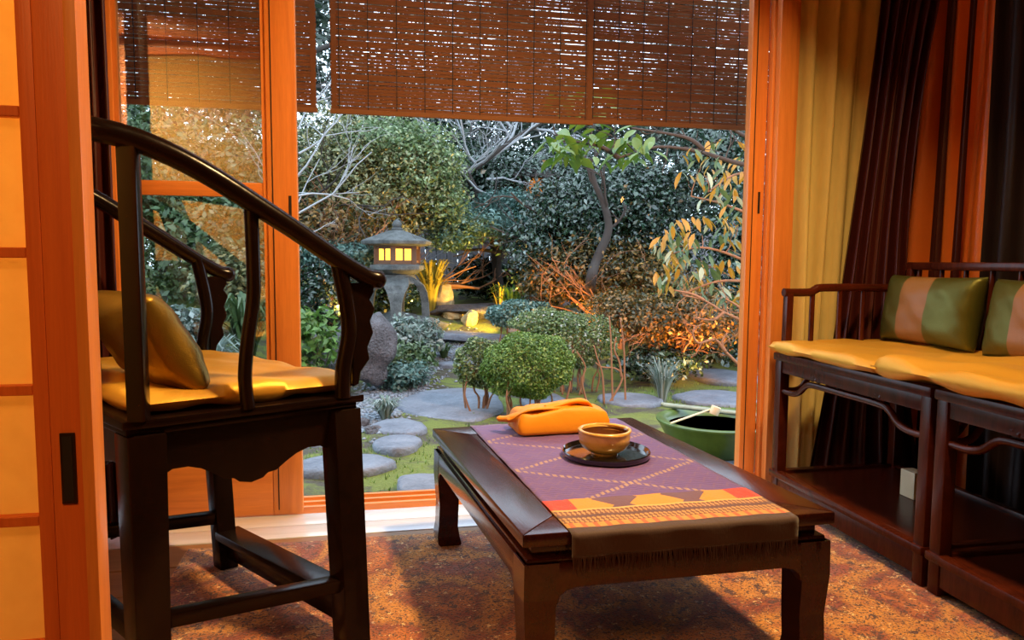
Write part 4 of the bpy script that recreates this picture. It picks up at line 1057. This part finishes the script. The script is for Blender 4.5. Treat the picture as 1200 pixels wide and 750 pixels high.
# ------------------------------------------------------------------ leaves, branches, shrubs, trees
def leaf_cloud(name, parent, mat, blobs, n, size, aspect=.5, up=.5, shell=.55, seed=1, droop=0, clump=0, csz=.1, tri=False):
    """n leaves spread over ellipsoid blobs [(cx,cy,cz,rx,ry,rz,weight)] as one stuff mesh of folded leaves"""
    g = np.random.default_rng(seed); bl = np.array(blobs, float); w = bl[:, 6]/bl[:, 6].sum()
    def sample(k):
        i = g.choice(len(bl), k, p=w); d = g.normal(size=(k, 3)); d /= np.linalg.norm(d, axis=1)[:, None]
        r = 1-shell*g.random(k)**1.5; r *= 1+.10*np.sin(d[:, 0]*7+i)*np.sin(d[:, 2]*6+i*2)
        return bl[i, :3]+d*r[:, None]*bl[i, 3:6], d
    if clump:
        cc_, dd_ = sample(max(1, n//clump)); j = g.integers(0, len(cc_), n); p = cc_[j]+g.normal(size=(n, 3))*csz*np.array([1, 1, .55]); d = dd_[j]
    else: p, d = sample(n)
    nrm = d*(1-up)+np.array([0, 0, up])+g.normal(size=(n, 3))*.45; nrm /= np.linalg.norm(nrm, axis=1)[:, None]
    ax = g.normal(size=(n, 3)); ax[:, 2] -= droop; ax -= nrm*(ax*nrm).sum(1)[:, None]; ax /= np.linalg.norm(ax, axis=1)[:, None]
    bt = np.cross(nrm, ax); L = size*(.6+.8*g.random(n))[:, None]; Wd = L*aspect*.5
    base = p-ax*L*.5; tip = p+ax*L*.5-nrm*L*.08; l = p+bt*Wd+nrm*L*.08-ax*L*.05; r = p-bt*Wd+nrm*L*.08-ax*L*.05
    b = np.array(world_base(parent)); V = np.stack([base, r, tip, l], 1).reshape(-1, 3)-b
    me = bpy.data.meshes.new(name); me.vertices.add(4*n); me.vertices.foreach_set('co', V.ravel().astype(np.float32))
    me.loops.add(4*n); me.loops.foreach_set('vertex_index', np.arange(4*n, dtype=np.int32))
    me.polygons.add(n); me.polygons.foreach_set('loop_start', np.arange(0, 4*n, 4, dtype=np.int32)); me.polygons.foreach_set('loop_total', np.full(n, 4, np.int32))
    me.update(calc_edges=True); me.materials.append(mat)
    o = bpy.data.objects.new(name, me); C.objects.link(o); o.parent = parent; o['kind'] = 'stuff'; return o
def grow(mb, p, d, L, r, depth, rr, spread=.6, gnarl=.25, kids=3, lift=.05, ends=None, n=5):
    pts = [Vector(p)]; q = Vector(d).normalized(); k = 5
    for i in range(k):
        q = (q+Vector((rr.gauss(0, gnarl), rr.gauss(0, gnarl), rr.gauss(0, gnarl)+lift))).normalized(); pts.append(pts[-1]+q*L/k)
    mb.tube(pts, [r*(1-.55*i/k) for i in range(k+1)], n if r > .012 else 4, cap=False)
    if ends is not None and depth <= 1: ends.append(pts[-1])
    if depth <= 0: return
    for c_ in range(kids):
        s = rr.uniform(.35, 1.0); i = min(int(s*k), k); dd = (q+Vector((rr.gauss(0, spread), rr.gauss(0, spread), rr.gauss(0, spread*.7)))).normalized()
        grow(mb, pts[i], dd, L*rr.uniform(.5, .8), r*.5, depth-1, rr, spread, gnarl, kids, lift, ends, n)
def tree(name, label, base, trunk_dirs, L, r, depth, bark, mat, blobs, n, size, seed=1, group=None, cat='tree', kids=3, **kw):
    base = Vector(base); t = thing(name, label, cat, tuple(base), group); rr = random.Random(seed)
    for dv in trunk_dirs:
        m = MB(); grow(m, base, Vector(dv), L, r, depth, rr, kids=kids); m.build('trunk', M[bark], t, smooth=180)
    if blobs: leaf_cloud('foliage', t, M[mat], blobs, n, size, seed=seed, **kw)
    return t
def blob(px, py, Y, wpx, hpx, dy=None, w=1):
    c = P(px, py, Y=Y); k = (c-CAM).dot(Fv)/F; return (c.x, c.y, c.z, wpx/2*k, dy or wpx/2*k*.7, hpx/2*k, w)
def gp(px, Y): c = P(px, 300, Y=Y); return Vector((c.x, c.y, gz(c.x, Y)-.03))

# background wall of trees beyond the fence, each its own
bt = [(-5.2, 12.6, 2.1), (-3.6, 13.2, 2.0), (-2.0, 12.4, 1.7), (-.4, 13.4, 1.7), (1.3, 12.6, 1.7), (3.0, 13.3, 1.8), (4.6, 12.5, 1.8), (6.2, 13.2, 1.9), (7.8, 12.5, 2.0)]
nm_ = ['at far left', 'left of the panes', 'behind the pane', 'behind the left door stile', 'above the stone lantern', 'behind the middle of the blinds', 'behind the right blind', 'behind the right door frame', 'at far right']
for i, (x, y, rx) in enumerate(bt):
    bl = [(x, y, 2.0, rx*.8, 1.0, 2.0, 1.2), (x+.5, y+.2, 4.0, rx*.75, .9, 1.3, .8), (x-.6, y-.1, 5.4, rx*.55, .8, .9, .35)]
    tree('background_tree', f'tall dark evergreen beyond the fence {nm_[i]}', (x, y, gz(x, y)), [(0, 0, 1)], 3.6, .12, 2, 'bark_dark', 'leaf_back', bl, 9500, .13, seed=40+i, group='tall evergreens beyond the fence', shell=.9, clump=45, csz=.27)
# T1 large olive bush-tree at the left
tree('olive_shrub', 'large olive green shrub rising behind the stone lantern', gp(430, 8.9), [(-.3, 0, 1), (.3, .1, 1), (0, -.1, 1)], 1.5, .035, 3, 'bark_red', 'leaf_olive',
     [blob(440, 225, 8.9, 190, 140, .9, 1.3), blob(380, 210, 9.0, 120, 160, .8, .8), blob(490, 220, 9.0, 90, 110, .7, .6), blob(430, 165, 9.1, 150, 70, .7, .5)], 34000, .052, seed=11, clump=14, csz=.085, shell=.8)
tree('feathery_shrub', 'feathery fresh green crown above and right of the stone lantern', gp(500, 9.2), [(-.1, 0, 1)], 1.9, .03, 3, 'bark_pale', 'leaf_fresh',
     [blob(500, 190, 8.5, 90, 90, .5, 1), blob(455, 165, 8.6, 110, 50, .5, .8), blob(525, 240, 8.5, 50, 60, .4, .4)], 9000, .05, seed=25, clump=6, csz=.06)
tree('olive_shrub', 'darker olive shrub seen through the left glass door', gp(250, 8.4), [(-.3, 0, 1), (.3, 0, 1)], 1.6, .035, 3, 'bark_dark', 'leaf_mid',
     [blob(240, 280, 8.2, 230, 150, .9, 1), blob(180, 200, 8.4, 180, 160, .9, .7), blob(300, 230, 8.6, 120, 190, .9, .6)], 20000, .075, seed=12, clump=6, csz=.1)
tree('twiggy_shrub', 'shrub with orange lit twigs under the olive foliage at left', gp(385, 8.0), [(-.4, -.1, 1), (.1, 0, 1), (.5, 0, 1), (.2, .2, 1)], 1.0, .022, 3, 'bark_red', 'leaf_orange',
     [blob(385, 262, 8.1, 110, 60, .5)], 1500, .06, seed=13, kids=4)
# T2 bare pale tree reaching across the upper left
t2 = thing('bare_tree', 'pale bare branched tree spreading under the left blind', 'tree', tuple(gp(585, 9.3)))
m = MB(); rr = random.Random(21)
main = [gp(585, 9.3), P(575, 260, Y=9.2), P(548, 205, Y=9.1), P(560, 195, Y=9.1), P(600, 165, Y=9.0), P(640, 140, Y=9.0)]
m.tube(smooth_pts(main, 4), list(np.linspace(.06, .025, 21)), 7)
m.build('trunk', M['bark_dark'], t2, smooth=180)
m = MB()
for (ax_, ay_, bx_, by_) in ((548, 205, 600, 150), (560, 195, 500, 150), (560, 195, 640, 145), (600, 165, 560, 120), (575, 230, 480, 175), (590, 175, 660, 120), (548, 205, 490, 130), (600, 150, 520, 100), (620, 150, 690, 160), (570, 210, 620, 205)):
    a = P(ax_, ay_, Y=9.1); b = P(bx_, by_, Y=9.0+rr.uniform(-.4, .4)); grow(m, a, b-a, (b-a).length, .02, 3, rr, .5, .18, 3)
m.build('branches', M['bark_pale'], t2, smooth=180, kind='stuff')
# nearer pale twigs on the left, crossing the top-left gap
t3 = thing('bare_shrub', 'pale winding bare twigs just beyond the left door edge', 'shrub', tuple(gp(352, 6.4)))
m = MB(); rr = random.Random(22)
for (ax_, ay_, bx_, by_) in ((340, 330, 365, 180), (350, 250, 440, 195), (345, 210, 420, 140), (350, 180, 395, 120), (340, 260, 400, 285), (350, 150, 380, 60), (345, 230, 450, 225)):
    a = P(ax_, ay_, Y=6.5); b = P(bx_, by_, Y=6.7+rr.uniform(-.4, .4)); grow(m, a, b-a, (b-a).length, .010, 2, rr, .45, .2, 3)
m.build('branches', M['bark_pale'], t3, smooth=180, kind='stuff')
MB().tube([gp(340, 6.4), P(338, 330, Y=6.45), P(340, 250, Y=6.5)], [.03, .02, .012], 6).build('trunk', M['bark_pale'], t3, smooth=180)
# T3 layered blue-green tree right of the lantern
tree('layered_pine', 'blue green layered tree spreading right of the stone lantern', gp(590, 9.0), [(-.1, 0, 1)], 1.2, .05, 2, 'bark_dark', 'leaf_blue',
     [blob(565, 262, 8.8, 130, 34, .6, 1), blob(590, 240, 9.0, 80, 30, .5, .5), blob(530, 278, 8.7, 60, 26, .4, .4), blob(620, 275, 8.8, 60, 40, .4, .5)], 16000, .05, seed=15, up=.8, clump=6, csz=.06)
tree('dark_camellia', 'dark glossy camellia behind the bare tree, upper middle', gp(600, 10.2), [(0, 0, 1)], 1.8, .05, 3, 'bark_dark', 'leaf_dark',
     [blob(590, 215, 10.0, 130, 70, .8, 1), blob(545, 200, 10.2, 90, 60, .8, .5), blob(650, 205, 10.2, 110, 80, .8, .6)], 12000, .075, seed=16, clump=8, csz=.1)
# T4 central camellia
tree('dark_camellia', 'glossy camellia with blue highlights around the crooked trunk', gp(700, 7.6), [(.2, .1, 1), (-.2, 0, 1)], 1.4, .04, 3, 'bark_dark', 'leaf_dark',
     [blob(690, 245, 7.6, 150, 100, .6, 1.2), blob(650, 290, 7.7, 110, 120, .6, .9), blob(745, 230, 7.7, 120, 100, .6, .9), blob(700, 330, 7.9, 120, 70, .5, .4), blob(760, 290, 7.8, 110, 90, .5, .5)], 30000, .055, seed=17, clump=16, csz=.085, shell=.9)
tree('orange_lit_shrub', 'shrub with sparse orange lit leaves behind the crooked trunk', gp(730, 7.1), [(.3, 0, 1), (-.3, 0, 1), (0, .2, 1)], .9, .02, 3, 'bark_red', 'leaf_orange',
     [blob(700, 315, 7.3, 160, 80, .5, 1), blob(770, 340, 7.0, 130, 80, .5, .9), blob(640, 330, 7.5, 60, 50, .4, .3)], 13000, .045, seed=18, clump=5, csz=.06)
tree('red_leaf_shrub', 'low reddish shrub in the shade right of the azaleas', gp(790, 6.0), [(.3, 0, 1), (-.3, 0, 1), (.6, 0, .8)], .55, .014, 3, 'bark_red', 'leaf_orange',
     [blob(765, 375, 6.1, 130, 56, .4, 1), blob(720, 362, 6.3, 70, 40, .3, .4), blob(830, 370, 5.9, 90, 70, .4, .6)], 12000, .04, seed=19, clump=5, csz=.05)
tree('dark_bush', 'very dark bush filling the shade under the right branches', gp(840, 6.9), [(0, 0, 1)], .8, .03, 3, 'bark_dark', 'leaf_dark',
     [blob(850, 380, 6.8, 130, 110, .6, 1), blob(870, 290, 7.2, 130, 150, .6, 1), blob(850, 180, 7.4, 150, 130, .6, 1)], 17000, .065, seed=20, clump=16, csz=.09, shell=.9)
tree('dark_bush', 'dark bush in front of the fence behind the glowing rocks', gp(640, 9.4), [(0, 0, 1)], .6, .03, 2, 'bark_dark', 'leaf_dark',
     [blob(640, 335, 9.3, 90, 60, .5, 1)], 3500, .08, seed=24, clump=6, csz=.07)
# crooked dark trunk standing in the middle
ct = thing('crooked_tree', 'slender crooked dark trunk rising in the middle of the garden', 'tree', tuple(G(694, 368)))
ps = [G(694, 368), P(692, 335, Y=6.9), P(699, 305, Y=6.9), P(713, 270, Y=6.9), P(708, 240, Y=6.9), P(697, 215, Y=6.9), P(690, 185, Y=6.9)]
MB().tube(smooth_pts(ps, 5), list(np.linspace(.062, .022, 31)), 9).build('trunk', M['bark_dark'], ct, smooth=180)
m = MB(); rr = random.Random(5)
for (a, b) in (((708, 250), (735, 200)), ((699, 220), (660, 175)), ((713, 268), (745, 250)), ((692, 190), (700, 150))):
    A = P(*a, Y=6.9); Bq = P(*b, Y=6.8); grow(m, A, Bq-A, (Bq-A).length, .018, 2, rr, .5, .2, 3)
m.build('branches', M['bark_dark'], ct, smooth=180, kind='stuff')

# T5, T6: nearer trees whose leaves can be told apart — each leaf is a part
def leaf_mesh(mat, L=1, Wd=.42):
    me = bpy.data.meshes.new('leaf')
    x = [(0, 0), (.18, .55), (.45, 1), (.75, .72), (1, 0)]
    vs = [(0, 0, 0)]; 
    for t, w in x[1:-1]: vs += [(t, w*Wd/2, .06-(t*t)*.22), (t, 0, -(t*t)*.22), (t, -w*Wd/2, .06-(t*t)*.22)]
    vs.append((1, 0, -.25))
    fs = [(0, 2, 1), (0, 3, 2), (1, 2, 5, 4), (2, 3, 6, 5), (4, 5, 8, 7), (5, 6, 9, 8), (7, 8, 10), (8, 9, 10)]
    me.from_pydata([(a*L, b*L, c*L) for a, b, c in vs], [], fs); me.materials.append(mat)
    for p in me.polygons: p.use_smooth = True
    return me
def put_leaves(parent, me, pts, size, rr, droop=.4, cone=1.0, maxn=300, face=None):
    for p in pts[:maxn]:
        o = bpy.data.objects.new('leaf', me); C.objects.link(o); o.parent = parent; o.location = p-world_base(parent)
        a = rr.uniform(0, 2*math.pi); d = Vector((math.cos(a), math.sin(a)*.8, -droop+rr.uniform(-.35, .35))).normalized()
        q = d.to_track_quat('X', 'Z').to_euler(); q.rotate_axis('X', rr.uniform(-.7, .7)); o.rotation_euler = q
        s = size*rr.uniform(.7, 1.25); o.scale = (s, s, s)
def big_leaf_tree(name, label, base, limbs, Y, me, blobs_px, n, size, seed, bark='bark_dark', rad=.014, droop=.4, depth=2, cat='tree', sub=1):
    rr = random.Random(seed); t = thing(name, label, cat, tuple(base)); first = True
    MB().tube(smooth_pts([base]+[P(*limbs[0][0], Y=Y)], 4), [rad*2.2, rad*2, rad*1.8, rad*1.5, rad*1.4], 7).build('trunk', M[bark], t, smooth=180)
    m = MB()
    for L in limbs:
        ps = smooth_pts([P(*a, Y=Y+rr.uniform(-.1, .1)) for a in L], 4)
        m.tube(ps, list(np.linspace(rad, rad*.35, len(ps))), 6)
        for i in range(2, len(ps), 3):
            d = Vector((rr.gauss(0, 1), rr.gauss(0, .6), rr.gauss(0, .8))); grow(m, ps[i], d, rr.uniform(.12, .3), rad*.3, sub, rr, .6, .25, 2)
    m.build('branches', M[bark], t, smooth=180, kind='stuff')
    for k, (mat_me, cnt) in enumerate(me):
        pts = []
        for _ in range(cnt):
            px, py, w, h = rr.choice(blobs_px); a = rr.uniform(0, 6.28); q = math.sqrt(rr.random())
            pts.append(P(px+w/2*q*math.cos(a), py+h/2*q*math.sin(a), Y=Y+rr.uniform(-.3, .35)))
        put_leaves(t, mat_me, pts, size, rr, droop)
    return t
LG, LO, LP = leaf_mesh(M['leaf_big']), leaf_mesh(M['leaf_big_orange'], 1, .34), leaf_mesh(M['leaf_big_pale'], 1, .34)
LGn = leaf_mesh(M['leaf_mid'], 1, .34)
big_leaf_tree('overhanging_tree', 'overhanging branch with large fresh green leaves just below the blinds', gp(960, 4.9),
    [[(905, 200), (860, 190), (820, 178), (770, 172), (725, 185)], [(830, 182), (812, 165), (790, 158), (740, 150)], [(905, 200), (880, 165), (850, 140), (820, 60)], [(725, 185), (700, 170), (660, 165)]], 4.7,
    [(LG, 115)], [(690, 168, 110, 40), (740, 175, 60, 30), (660, 172, 60, 34), (680, 120, 80, 60), (720, 160, 100, 30)], None, .14, 31, rad=.020)
big_leaf_tree('drooping_leaf_tree', 'tree with long drooping leaves, some tinted as if warmly lit, beside the right door frame', gp(930, 5.0),
    [[(900, 320), (860, 300), (820, 290), (780, 300)], [(900, 260), (850, 240), (810, 230)], [(900, 200), (860, 205), (830, 225)], [(880, 330), (840, 330), (800, 345)]], 4.9,
    [(LO, 130), (LP, 45), (LGn, 125)], [(825, 290, 110, 80), (855, 240, 70, 90), (800, 315, 80, 50), (850, 330, 70, 60), (790, 280, 50, 50), (840, 190, 90, 60)], None, .105, 32, rad=.014, bark='bark_red', droop=.9)
# orange lit bare branches low right
ob = thing('bare_branch_shrub', 'leafless shrub with orange lit forked branches beside the door frame', 'shrub', tuple(gp(905, 4.6)))
MB().tube([gp(905, 4.6), P(900, 440, Y=4.6), P(893, 400, Y=4.6)], [.022, .018, .014], 7).build('trunk', M['bark_red'], ob, smooth=180)
m = MB(); rr = random.Random(41)
for L in ([(893, 400), (872, 378), (848, 366), (825, 352), (800, 346)], [(825, 352), (812, 345), (790, 340)], [(893, 440), (872, 432), (850, 412), (838, 398), (818, 402), (812, 388), (822, 380)], [(848, 366), (835, 375), (812, 372)], [(872, 378), (868, 362), (850, 350)], [(850, 412), (846, 402), (852, 390)]):
    ps = smooth_pts([P(*a, Y=4.6) for a in L], 4); m.tube(ps, list(np.linspace(.014, .005, len(ps))), 6)
    for i in range(3, len(ps), 4): grow(m, ps[i], Vector((rr.gauss(-.5, .6), rr.gauss(0, .5), rr.gauss(.1, .6))), .14, .004, 1, rr, .6, .2, 2)
m.build('branches', M['bark_red'], ob, smooth=180, kind='stuff')

# azaleas
def azalea(label, px, py, Y, w, h, mat, n, size, stems, seed, basepy, extra=()):
    b = blob(px, py, Y, w, h); base = Vector((b[0], b[1], gz(b[0], b[1])-.02)); t = thing('clipped_azalea', label, 'shrub', tuple(base)); rr = random.Random(seed)
    leaf_cloud('foliage', t, M[mat], [b]+[blob(*e_) for e_ in extra], n, size, seed=seed, shell=.28, up=.6)
    m = MB()
    for i in range(stems):
        a = rr.uniform(0, 6.28); r0 = rr.uniform(.3, 1)
        p = base+Vector((math.cos(a)*b[3]*.6*r0, math.sin(a)*b[4]*.6*r0, 0)); p.z = gz(p.x, p.y)-.01
        q = Vector((b[0]+math.cos(a)*b[3]*.75*r0, b[1]+math.sin(a)*b[4]*.75*r0, b[2]))
        mid = (p+q)/2+Vector((rr.uniform(-.05, .05), rr.uniform(-.05, .05), 0))
        m.tube(smooth_pts([p, p.lerp(mid, .6)+Vector((rr.uniform(-.03, .03), 0, 0)), mid, q], 3), [.008]*4+[.006]*6, 5)
        grow(m, mid, q-mid, (q-mid).length*.8, .004, 2, rr, .5, .2, 3)
    m.build('stems', M['bark_red'], t, smooth=180, kind='stuff'); return t
azalea('rounded yellow green azalea nearest the table, middle of the garden', 618, 428, 4.85, 112, 78, 'leaf_azalea', 18000, .021, 12, 61, 490)
azalea('looser azalea with pale leaves at the left of the rounded one', 562, 425, 5.0, 62, 60, 'leaf_azalea_pale', 4000, .026, 9, 62, 480)
azalea('azalea with white flecked leaves behind the rounded one', 668, 398, 5.6, 118, 66, 'leaf_azalea_pale', 10000, .028, 12, 63, 470, extra=[(640, 378, 5.7, 90, 30, None, .4)])
azalea('low blue green bush between the pond and the azaleas', 610, 368, 7.0, 84, 34, 'leaf_blue', 3500, .04, 6, 64, 380)
# thin upright stems right of the azaleas
ts = thing('thin_stem_shrub', 'thin orange stems of a leafless shrub right of the azaleas', 'shrub', tuple(gp(725, 5.0)))
m = MB(); rr = random.Random(71)
for L in ([(718, 474), (717, 440), (716, 400), (714, 370)], [(733, 478), (732, 440), (731, 405), (727, 375)], [(708, 472), (706, 440), (700, 420), (696, 405)], [(712, 468), (726, 452), (729, 440), (722, 432), (705, 430), (698, 425)], [(690, 466), (682, 448), (686, 430), (676, 412)], [(660, 470), (668, 450), (664, 430), (672, 410)], [(728, 442), (726, 425), (720, 410), (722, 395)]):
    z0 = gz(P(L[0][0], 300, Y=5.0).x, 5.0); ps = [P(*a, Y=5.0) for a in L]; ps[0].z = z0-.01 if L[0][1] > 465 else ps[0].z
    ps = smooth_pts(ps, 4); m.tube(ps, list(np.linspace(.009, .005, len(ps))), 6)
m.build('stems', M['bark_red'], ts, smooth=180, kind='stuff')

# ground plants with blade leaves
def clump(name, label, px, py, w, h, mat, n, blade, seed, arch=.5, wid=.012, cat='plant', spread=1.0, group=None):
    b = G(px, py); D = (b-CAM).dot(Fv); R = w/2*D/F; Hh = h*D/F; t = thing(name, label, cat, tuple(b), group); rr = random.Random(seed); vs = []; fs = []
    for i in range(n):
        a = rr.uniform(0, 6.28); rad = R*rr.uniform(.4, 1)*spread; hh = Hh*rr.uniform(.55, 1.0); d = Vector((math.cos(a), math.sin(a), 0)); s = Vector((-d.y, d.x, 0)); K = 4
        o = b+d*rad*.15+Vector((0, 0, -.01)); n0 = len(vs)
        for k in range(K+1):
            q = k/K; p = o+d*rad*q*(.5+.5*q)+Vector((0, 0, hh*(math.sin(q*math.pi*(.5+arch*.35)))))
            w_ = wid*math.sin(math.pi*(.12+.86*q))
            vs += [p-s*w_/2, p+s*w_/2]
        for k in range(K): fs.append((n0+2*k, n0+2*k+1, n0+2*k+3, n0+2*k+2))
    MB().add(vs, fs).build('blades', M[mat], t, smooth=180, kind='stuff'); return t
clump('grass_tuft', 'pale grass tuft beside the pebbles under the boulder', 452, 492, 56, 30, 'leaf_silver', 90, 0, 83, wid=.014)
clump('grass_tuft', 'silver grass tuft on the path below the silver shrub', 482, 452, 70, 26, 'leaf_silver', 110, 0, 84, wid=.014)
clump('grass_tuft', 'dim blue grass clump left of the water basin', 776, 472, 60, 56, 'leaf_silver', 110, 0, 85, arch=.2, wid=.012)
clump('grass_tuft', 'spiky grass clump at the lit pond edge', 600, 372, 60, 40, 'leaf_fern', 70, 0, 86, wid=.03)
clump('grass_tuft', 'blue green fern at far right under the orange branches', 846, 425, 50, 34, 'leaf_silver', 70, 0, 87, wid=.025)
clump('grass_tuft', 'low grass by the path behind the lantern rock', 520, 420, 40, 22, 'leaf_mid', 60, 0, 88, wid=.016)
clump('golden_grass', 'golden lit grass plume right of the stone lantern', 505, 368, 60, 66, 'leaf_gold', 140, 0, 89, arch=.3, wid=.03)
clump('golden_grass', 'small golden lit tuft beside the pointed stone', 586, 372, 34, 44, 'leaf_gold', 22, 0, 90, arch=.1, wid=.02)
clump('fern', 'fern seen through the left glass door', 240, 470, 120, 80, 'leaf_silver', 130, 0, 91, wid=.03)
clump('fern', 'pale fern behind the armchair seen through the glass', 290, 430, 90, 90, 'leaf_mid', 120, 0, 92, wid=.04)
def low_shrub(label, px, py, Y, w, h, mat, n, size, seed, name='low_shrub'):
    b = blob(px, py, Y, w, h); base = Vector((b[0], b[1], gz(b[0], b[1])-.02)); t = thing(name, label, 'shrub', tuple(base)); rr = random.Random(seed)
    leaf_cloud('foliage', t, M[mat], [b], n, size, seed=seed, shell=.6, up=.5, clump=5, csz=.035)
    m = MB()
    for i in range(5): grow(m, base, Vector((rr.uniform(-.7, .7), rr.uniform(-.5, .5), 1)), max(.1, b[2]-base.z), .008, 2, rr, .5, .2, 3)
    m.build('stems', M['bark_dark'], t, smooth=180, kind='stuff')
low_shrub('bright green leafy shrub against the left door stile', 362, 400, 5.4, 66, 84, 'leaf_fern', 900, .07, 81)
low_shrub('silver leaved shrub in front of the lantern rock', 480, 396, 6.7, 80, 48, 'leaf_silver', 2600, .05, 95)
low_shrub('dark reddish undergrowth below the silver shrub', 470, 420, 6.3, 84, 40, 'leaf_mid', 1500, .05, 96)
low_shrub('blue green small shrub right of the boulder', 468, 440, 6.0, 70, 30, 'leaf_blue', 1200, .05, 97)
low_shrub('flat topped grey green shrub between armchair arm and lantern', 400, 300, 7.9, 110, 34, 'leaf_blue', 4000, .05, 98)
low_shrub('mid green shrub under the flat topped one', 385, 345, 7.7, 90, 70, 'leaf_dark', 3000, .06, 99)
low_shrub('dark undergrowth behind the stone lantern legs', 440, 350, 8.3, 110, 60, 'leaf_dark', 3000, .06, 100)
low_shrub('dark shrub behind the glowing rocks', 570, 325, 9.6, 80, 50, 'leaf_dark', 2200, .08, 101)
low_shrub('low leafy cover in the shade behind the thin stems', 770, 425, 5.9, 110, 34, 'leaf_dark', 2200, .05, 102)
low_shrub('leafy shrub outside the left pane low down', 190, 400, 6.4, 130, 90, 'leaf_silver', 4000, .07, 103)
low_shrub('yellow tinged shrub outside the left pane', 270, 330, 7.0, 90, 90, 'leaf_olive', 3000, .06, 104)

# ------------------------------------------------------------------ water basin with ladle
bc_ = P(838, 491, Y=3.62); zg = gz(bc_.x, bc_.y); Rb = .325
ba = thing('water_basin', 'round green glazed water basin outside beside the right door frame', 'basin', (bc_.x, bc_.y, zg))
hb_ = bc_.z-zg
MB().lathe((bc_.x, bc_.y, zg), [(0, -.01), (.17, -.01), (.20, .0), (.24, hb_*.25), (.28, hb_*.6), (.312, hb_*.9), (Rb, hb_*.96), (Rb, hb_), (Rb-.02, hb_+.006), (Rb-.05, hb_-.003), (Rb-.065, hb_-.03), (Rb-.09, hb_-.09), (0, hb_-.11)], 56).build('basin_body', M['celadon'], ba, smooth=45)
MB().lathe((bc_.x, bc_.y, zg), [(0, hb_-.037), (Rb-.068, hb_-.037)], 40).build('water', M['water'], ba, smooth=45)
zr_ = bc_.z+.022
pa_, pb_ = P(778, 475, Z=zr_), P(900, 489, Z=zr_)
for k, off in enumerate((0, .035)):
    o = MB().tube([pa_+Vector((0, off, 0)), pb_+Vector((0, off, 0))], .012, 10).build('bamboo_pole', M['bamboo'], smooth=60)
    tag(o, ('front', 'rear')[k]+' green grey bamboo pole laid across the water basin', 'pole')
ld = thing('bamboo_ladle', 'pale bamboo ladle resting across the water basin poles', 'ladle', tuple(P(828, 484, Z=zr_+.02)))
la, lb_ = P(786, 496, Z=bc_.z+.016), P(832, 480, Z=zr_+.03)
MB().tube([la, la.lerp(lb_, .5), lb_], [.0055, .006, .006], 8).build('handle', M['pale_bamboo'], ld, smooth=60)
lc_ = P(838, 481, Z=zr_+.03); dl = (lb_-la).normalized(); side = dl.cross(Vector((0, 0, 1))).normalized()
m = MB(); ax_ = (dl*.3+side*.2+Vector((0, 0, 1))).normalized()
m.tube([lc_-ax_*.024, lc_+ax_*.022], [.026, .027], 20); m.build('cup', M['pale_bamboo'], ld, bevel=.002)

# ------------------------------------------------------------------ sudare blinds hanging outside the doors
def blind(label, pxl, pxr, py, Y, seed, ph=.0132):
    a = P(pxl, py, Y=Y); b = P(pxr, py, Y=Y); z0 = a.z; rr = random.Random(seed)
    t = thing('bamboo_blind', label, 'blind', ((a.x+b.x)/2, Y, z0), 'brown slatted bamboo blinds hung outside the doors'); t['label'] = label
    W_ = b.x-a.x; sl = MB(); th = ph*.86
    slats = []
    # three slat meshes shared by all the slats of this blind
    base = world_base(t)
    for v in range(3):
        m = MB(); m.box(a.x, b.x, Y-.0015, Y+.0015, z0, z0+th*(.92+.07*v)); slats.append(m.build('slat', M['slat'], t))
    n = 3; zt = 2.02; i = 3
    for v in range(3): slats[v].location.z = ph*v
    while z0+i*ph < zt:
        c_ = slats[i % 3].copy(); C.objects.link(c_); c_.parent = t; c_.location = (rr.uniform(-.002, .002), rr.uniform(-.0008, .0008), ph*i+rr.uniform(-.0011, .0011)); i += 1
    MB().box(a.x-.003, b.x+.003, Y-.006, Y+.006, z0-.018, z0-.001).build('bottom_batten', M['slat'], t, bevel=.001, seg=1)
    for s in np.arange(.03, W_, .105):
        MB().box(a.x+s-.0012, a.x+s+.0012, Y-.0032, Y+.0032, z0, zt).build('cord', M['bark_dark'], t)
    for s in (.012, W_-.012): MB().box(a.x+s-.009, a.x+s+.009, Y-.0036, Y+.0036, z0, zt).build('edge_tape', M['slat'], t)
blind('wide bamboo blind in the upper left of the door opening', 388, 694, 127, 2.75, 1)
blind('bamboo blind reaching lowest, at the upper right of the opening', 686, 905, 139, 2.80, 2, .0125)
blind('bamboo blind behind the left glass door and its stile', 110, 371, 114, 2.75, 3)
